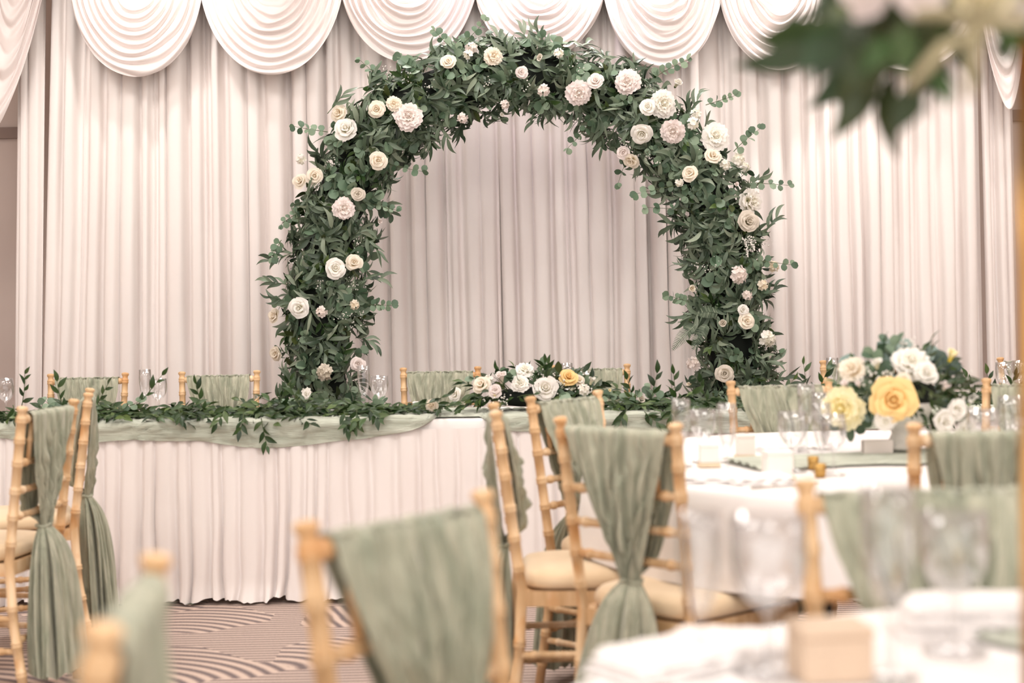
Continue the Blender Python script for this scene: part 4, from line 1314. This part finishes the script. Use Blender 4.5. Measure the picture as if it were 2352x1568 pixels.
# ------------------------------------------------------------------ greenery on the head table
def garland(name, pxa, pxb, label, dens, extra=(), roses=(), seed=1):
    xa, xb_ = at(pxa, 930, 6.05).x, at(pxb, 930, 6.05).x
    root = top(name, None, label, 'garland', 'head table garlands', loc=((xa + xb_) / 2, 6.05, TZ))
    fo = Foliage()
    n = int((xb_ - xa) * dens)
    for _ in range(n):
        x = rng.uniform(xa, xb_); y = 6.04 + rng.normal(0, 0.055); z = TZ + 0.020 + abs(rng.normal(0, 0.012))
        d = np.array([rng.choice([-1, 1]) * rng.uniform(0.4, 1.2), rng.normal(-0.1, 0.45), rng.uniform(-0.05, 0.16)])
        mat = 'ruscus'
        fo.sprig('ruscus', mat, (x, y, z), d, (0, -0.45, 1.0), rng.uniform(0.13, 0.23), int(rng.integers(7, 11)), 0.056, 0.75, curve=rng.normal(0, .25, 3) + np.array([0, 0, -.12]), jit=0.5)
        if rng.random() < 0.03:
            fo.sprig('euc', 'euc', (x, y, z + 0.02), d + np.array([0, 0, .4]), (0, -0.8, 0.5), 0.10, 3, 0.036, 1.0, True)
    for (x0, y0, x1, y1, Y) in extra:
        if y1 < y0: y0 += 42
        a, b = np.array(at(x0, y0, Y)), np.array(at(x1, y1, Y - 0.03))
        d = b - a
        fo.sprig('ruscus', 'ruscus', a, d, (0, -1, 0.2), np.linalg.norm(d) * 1.05, 6, 0.052, 0.6, curve=rng.normal(0, .15, 3), jit=0.4)
    # keep every leaf above the table or in front of it
    out = []
    for (k, m, p, x, d, nn, sz) in fo.L:
        tipz = p[2] + d[2] * sz; tipy = p[1] + d[1] * sz
        if tipz < TZ + 0.014 and tipy > TY0 - 0.03 and p[2] > TZ:
            d = nrm(np.array([d[0], d[1], max(d[2], (TZ + 0.016 - p[2]) / sz)]))
            nn = nrm(nn - d * nn.dot(d)); x = np.cross(d, nn)
        out.append((k, m, p, x, d, nn, sz))
    fo.L = out
    fo.build(root, 300, prefer=lambda p: 1.0 if p[1] < 6.04 else 0.3)
    for (px, py, Y, dm, col, bud) in roses:
        pos = at(px, py, Y)
        flower(root, 'rose', col, pos, (rng.normal(0, .4), -1, 0.35), dm / 2 / (F_PX / Y) * 1.15, bud)
    return root
garland('ruscus_garland', -30, 985, 'leafy dark green ruscus garland along the left half of the head table', 118,
        extra=[(300, 905, 380, 868, 6.02), (30, 930, 40, 990, 5.86), (50, 890, 68, 858, 6.0), (520, 930, 505, 975, 5.86), (410, 940, 420, 960, 5.86), (600, 960, 610, 1025, 5.86), (560, 945, 555, 990, 5.86), (790, 945, 800, 985, 5.86),
               (820, 940, 815, 980, 5.86), (850, 940, 870, 962, 5.86), (700, 915, 660, 880, 6.0), (150, 910, 120, 878, 6.0), (215, 905, 245, 880, 6.0), (470, 905, 440, 885, 6.0), (640, 900, 655, 870, 6.0)],
        roses=[(705, 905, 6.0, 24, 'white', False), (585, 912, 6.0, 18, 'white', True)])
garland('ruscus_garland', 1405, 2460, 'leafy dark green ruscus garland along the right half of the head table', 112,
        extra=[(1440, 940, 1425, 970, 5.86), (1480, 945, 1510, 975, 5.86), (1490, 900, 1512, 858, 6.05), (1555, 895, 1545, 858, 6.05), (1860, 890, 1845, 838, 6.05), (1870, 885, 1895, 850, 6.05), (1640, 910, 1600, 880, 6.0), (1545, 930, 1540, 960, 5.86),
               (2290, 890, 2270, 850, 6.0), (2310, 885, 2330, 860, 6.0), (2240, 890, 2225, 870, 6.0), (1780, 895, 1820, 872, 6.0), (1455, 890, 1448, 865, 6.0)],
        roses=[(1472, 918, 5.98, 32, 'dusk', True), (1400, 898, 6.0, 18, 'lemon', True)])

def arrangement(name, label, c, rad, flowers, leaves, Ydef, seed, dotspx=(), core_m='core', loc=None, n_obj=150):
    """flowers: px, py, diameter, style, colour, dY (towards the camera)"""
    root = top(name, None, label, 'flowers', loc=loc or c)
    mb = MB()
    prof = [(math.sin(PI * k / 10) if 0 < k < 10 else 0.0, -math.cos(PI * k / 10)) for k in range(11)]
    mb.lathe(prof, 18)
    me = mb.mesh('shade_core', M[core_m])
    part('shade_core', me, root, world=Matrix.Translation(c) @ Matrix.Diagonal((rad[0] * 0.55, rad[1] * 0.5, rad[2] * 0.5, 1)))
    fo = Foliage()
    for (kind, mat, n, L, nl, sz, opp, zlo, mul) in leaves:
        for _ in range(n):
            while True:
                d = nrm(rng.normal(0, 1, 3))
                if d[2] > zlo and (d[1] < 0.4 or rng.random() < 0.5): break
            p = np.array(c) + d * np.array(rad) * rng.uniform(0.5, 0.72)
            fo.sprig(kind, mat, p, d * np.array([1, 1, 0.9]) + rng.normal(0, 0.3, 3), d + np.array([0, -0.3, 0.3]), L * rng.uniform(0.7, 1.2), nl, sz * rng.uniform(0.8, 1.2), 0.8, opp, jit=0.5)
    fo.cull([(np.array(at(px, py, Ydef - dY)), dm / 2 / (F_PX / (Ydef - dY)) * 1.1) for (px, py, dm, st, col, dY) in flowers], 0.06)
    fo.build(root, n_obj, prefer=lambda p: 1.0 if p[1] < c[1] else 0.2)
    for (px, py, dm, st, col, dY) in flowers:
        Y = Ydef - dY
        pos = np.array(at(px, py, Y))
        v = nrm((pos - np.array(c)) / np.array(rad))
        ax = nrm(v * 0.8 + np.array([0, -0.8, 0.15]))
        R = dm / 2 / (F_PX / Y) * 1.12
        if st == 'blossom': blossom(root, col, pos, ax, R, 10)
        elif st == 'bud': flower(root, 'rose', col, pos, nrm(ax + np.array([0, 0.2, 0.6])), R, True)
        else: flower(root, st, col, pos, ax, R)
    if dotspx:
        db = MB()
        for (px, py, dY) in dotspx:
            q = np.array(at(px, py, Ydef - dY))
            dots(db, [q + rng.normal(0, 0.016, 3) for _ in range(12)], 0.0045)
        part('filler_buds', db.mesh('filler_buds', M['white']), root, kind='stuff')
    return root
cA = at(1225, 912, 6.08); cA.z = TZ + 0.075
arrangement('head_table_flowers', 'long low arrangement of white and cream roses, centre of the head table', tuple(cA), (0.36, 0.15, 0.085), [
    (1252, 893, 56, 'rose', 'white', 0.12), (1305, 868, 44, 'rose', 'yellow', 0.08), (1195, 881, 38, 'peony', 'white', 0.10), (1152, 876, 54, 'bud', 'blush', 0.10), (1107, 884, 40, 'rose', 'cream', 0.06),
    (1138, 897, 32, 'rose', 'blush', 0.13), (1206, 850, 40, 'peony', 'white', 0.03), (1357, 880, 40, 'bud', 'white', 0.06), (1340, 895, 30, 'blossom', 'white', 0.11), (1328, 874, 28, 'rose', 'cream', 0.04),
    (1046, 906, 32, 'rose', 'white', 0.06), (992, 932, 30, 'peony', 'cream', 0.12), (1122, 871, 24, 'blossom', 'white', 0.04), (1137, 910, 14, 'bud', 'lemon', 0.14)],
    [('ruscus', 'ruscus', 56, 0.10, 7, 0.052, False, -0.15, 1), ('euc', 'euc', 22, 0.09, 3, 0.045, True, -0.1, 1), ('oval', 'darkleaf', 14, 0.08, 4, 0.055, False, 0.0, 1)],
    6.08, 5, [(1275, 868, 0.09), (1245, 862, 0.07), (1285, 880, 0.11), (1325, 885, 0.09), (1160, 915, 0.14), (1155, 928, 0.14), (1235, 875, 0.08), (1350, 900, 0.1), (1125, 915, 0.13), (1268, 900, 0.13)], loc=(cA.x, cA.y, TZ), n_obj=260)

# ------------------------------------------------------------------ centrepiece on the round guest table
cB = at(2068, 908, 4.13)
vz = top('pedestal_vase', MB().lathe([(0.0, 0.0), (0.058, 0.0), (0.060, 0.010), (0.036, 0.022), (0.026, 0.045), (0.030, 0.060), (0.075, 0.085), (0.090, 0.115), (0.092, 0.135), (0.086, 0.135), (0.070, 0.100), (0.0, 0.090)], 40).mesh('pedestal_vase', M['vase']),
         'white pedestal vase holding the yellow rose centrepiece', 'vase', loc=(cB.x, 4.13, TT + 0.022))
arrangement('rose_centrepiece', 'round centrepiece with a large yellow rose and white blooms, round guest table', tuple(cB), (0.19, 0.17, 0.135), [
    (2050, 919, 98, 'starrose', 'yellow', 0.19), (1934, 938, 84, 'peony', 'lemon', 0.12), (2014, 843, 46, 'bud', 'white', 0.10), (2092, 832, 74, 'peony', 'white', 0.08), (2126, 858, 54, 'rose', 'white', 0.12),
    (2182, 826, 56, 'bud', 'lemon', 0.04), (1958, 848, 56, 'peony', 'cream', 0.06), (2197, 941, 48, 'rose', 'white', 0.13), (2168, 968, 52, 'rose', 'white', 0.14), (2222, 982, 44, 'peony', 'white', 0.10),
    (2034, 966, 44, 'peony', 'white', 0.20), (1973, 886, 32, 'bud', 'blush', 0.12), (1944, 888, 40, 'bud', 'blush', 0.10), (2168, 893, 40, 'bud', 'blush', 0.10), (2075, 872, 34, 'rose', 'cream', 0.14)],
    [('euc', 'pale', 16, 0.06, 2, 0.052, True, -0.5, 1), ('euc', 'euc', 16, 0.08, 3, 0.036, True, -0.5, 1), ('ruscus', 'darkleaf', 34, 0.08, 6, 0.040, False, -0.7, 1), ('ruscus', 'ruscus', 36, 0.08, 6, 0.040, False, -0.6, 1)],
    4.13, 8, [(2095, 800, 0.05), (2075, 795, 0.05), (2220, 905, 0.1), (2235, 890, 0.08), (2105, 850, 0.14), (2040, 875, 0.16), (2230, 930, 0.1), (1990, 870, 0.14)], loc=(cB.x, 4.13, TT + 0.11), n_obj=200)

# ------------------------------------------------------------------ tall stand with flowers in the foreground
YP = 1.48
pB = at(2364, 700, YP)
tx = pB.x
st = top('flower_stand', None, 'tall blurred gold flower stand at the right edge of the foreground table', 'flower stand', loc=(tx, YP, TT))
part('base_plate', MB().lathe([(0, 0.0005), (0.10, 0.0005), (0.10, 0.008), (0.02, 0.012), (0, 0.012)], 32).mesh('base_plate', M['gold']), st, basis=Matrix.Identity(4))
part('pole', MB().tube([(0, 0, 0.01), (0, 0, 0.74)], 0.011, 14).mesh('pole', M['gold']), st, basis=Matrix.Identity(4))
part('top_plate', MB().lathe([(0, 0.74), (0.08, 0.74), (0.08, 0.748), (0, 0.748)], 28).mesh('top_plate', M['gold']), st, basis=Matrix.Identity(4))
cT = Vector((tx - 0.015, YP, TT + 0.80))
arrT = arrangement('stand_flowers', 'blurred leafy arrangement with pale blooms in the top right corner', tuple(cT), (0.145, 0.15, 0.09), [
    (1985, -18, 110, 'peony', 'blush', 0.12), (2110, -25, 120, 'rose', 'blush', 0.16), (2260, -40, 130, 'peony', 'lemon', 0.18), (2330, 30, 80, 'rose', 'dusk', 0.16)],
    [('ruscus', 'darkleaf', 20, 0.10, 5, 0.070, False, -0.75, 1), ('ruscus', 'ruscus', 44, 0.11, 6, 0.075, False, -0.75, 1), ('oval', 'darkleaf', 10, 0.08, 4, 0.075, False, -0.6, 1), ('euc', 'euc', 8, 0.08, 2, 0.05, True, -0.6, 1)],
    YP, 12, (), loc=tuple(cT), n_obj=120)
FS = Foliage()
hub = np.array(at(2245, 70, YP - 0.25))
sm = MB()
for (x, y, dY) in [(2085, 200, 0.27), (2225, 225, 0.26), (2232, -30, 0.26), (2100, 30, 0.26), (2365, 60, 0.26), (2330, -40, 0.25)]:
    e = np.array(at(x, y, YP - dY)); mid = (hub + e) / 2 + np.array([0, 0, 0.008])
    sm.tube([Vector(hub), Vector(mid), Vector(e)], [0.0055, 0.006, 0.0045], 8)
part('pale_stems', sm.mesh('pale_stems', M['beige']), arrT, label='pale beige drooping stems', kind='stuff')
for (x0, y0, x1, y1, sz) in [(2110, 205, 2062, 300, 0.066), (2150, 165, 2185, 240, 0.052), (2000, 110, 1955, 195, 0.056), (1960, 90, 1872, 180, 0.058), (1955, 20, 1905, 40, 0.062), (2050, 90, 1990, 160, 0.05), (2290, 90, 2320, 150, 0.05), (2080, 60, 2080, 165, 0.055), (1930, 70, 1850, 160, 0.05)]:
    a = np.array(at(x0, y0, YP - 0.15)); b = np.array(at(x1, y1, YP - 0.17))
    Mx = None
    d = nrm(b - a); n_ = nrm(np.array([0.15, -1, 0.3]) - d * np.dot(d, [0.15, -1, 0.3])); x_ = np.cross(d, n_); L_ = np.linalg.norm(b - a) * 1.05
    Mx = Matrix(((x_[0], d[0], n_[0], a[0]), (x_[1], d[1], n_[1], a[1]), (x_[2], d[2], n_[2], a[2]), (0, 0, 0, 1))) @ Matrix.Diagonal((L_ * 1.35, L_, L_, 1))
    part('leaf', leaf_obj_mesh('ruscus', 'darkleaf' if sz > 0.055 else 'ruscus'), arrT, world=Mx)

# ------------------------------------------------------------------ a fallen leaf on the carpet
p = onz(445, 1393, 0.0)
v, f = LT['ruscus']
top('fallen_leaf', MB().add(v * 0.05 + np.array([0, 0, 0.006]), f).mesh('fallen_leaf', M['ruscus']), 'small green leaf fallen on the carpet before the table skirt', 'leaf',
    mat=Matrix.Translation((p.x, p.y, 0.002)) @ Matrix.Rotation(1.2, 4, 'Z'))
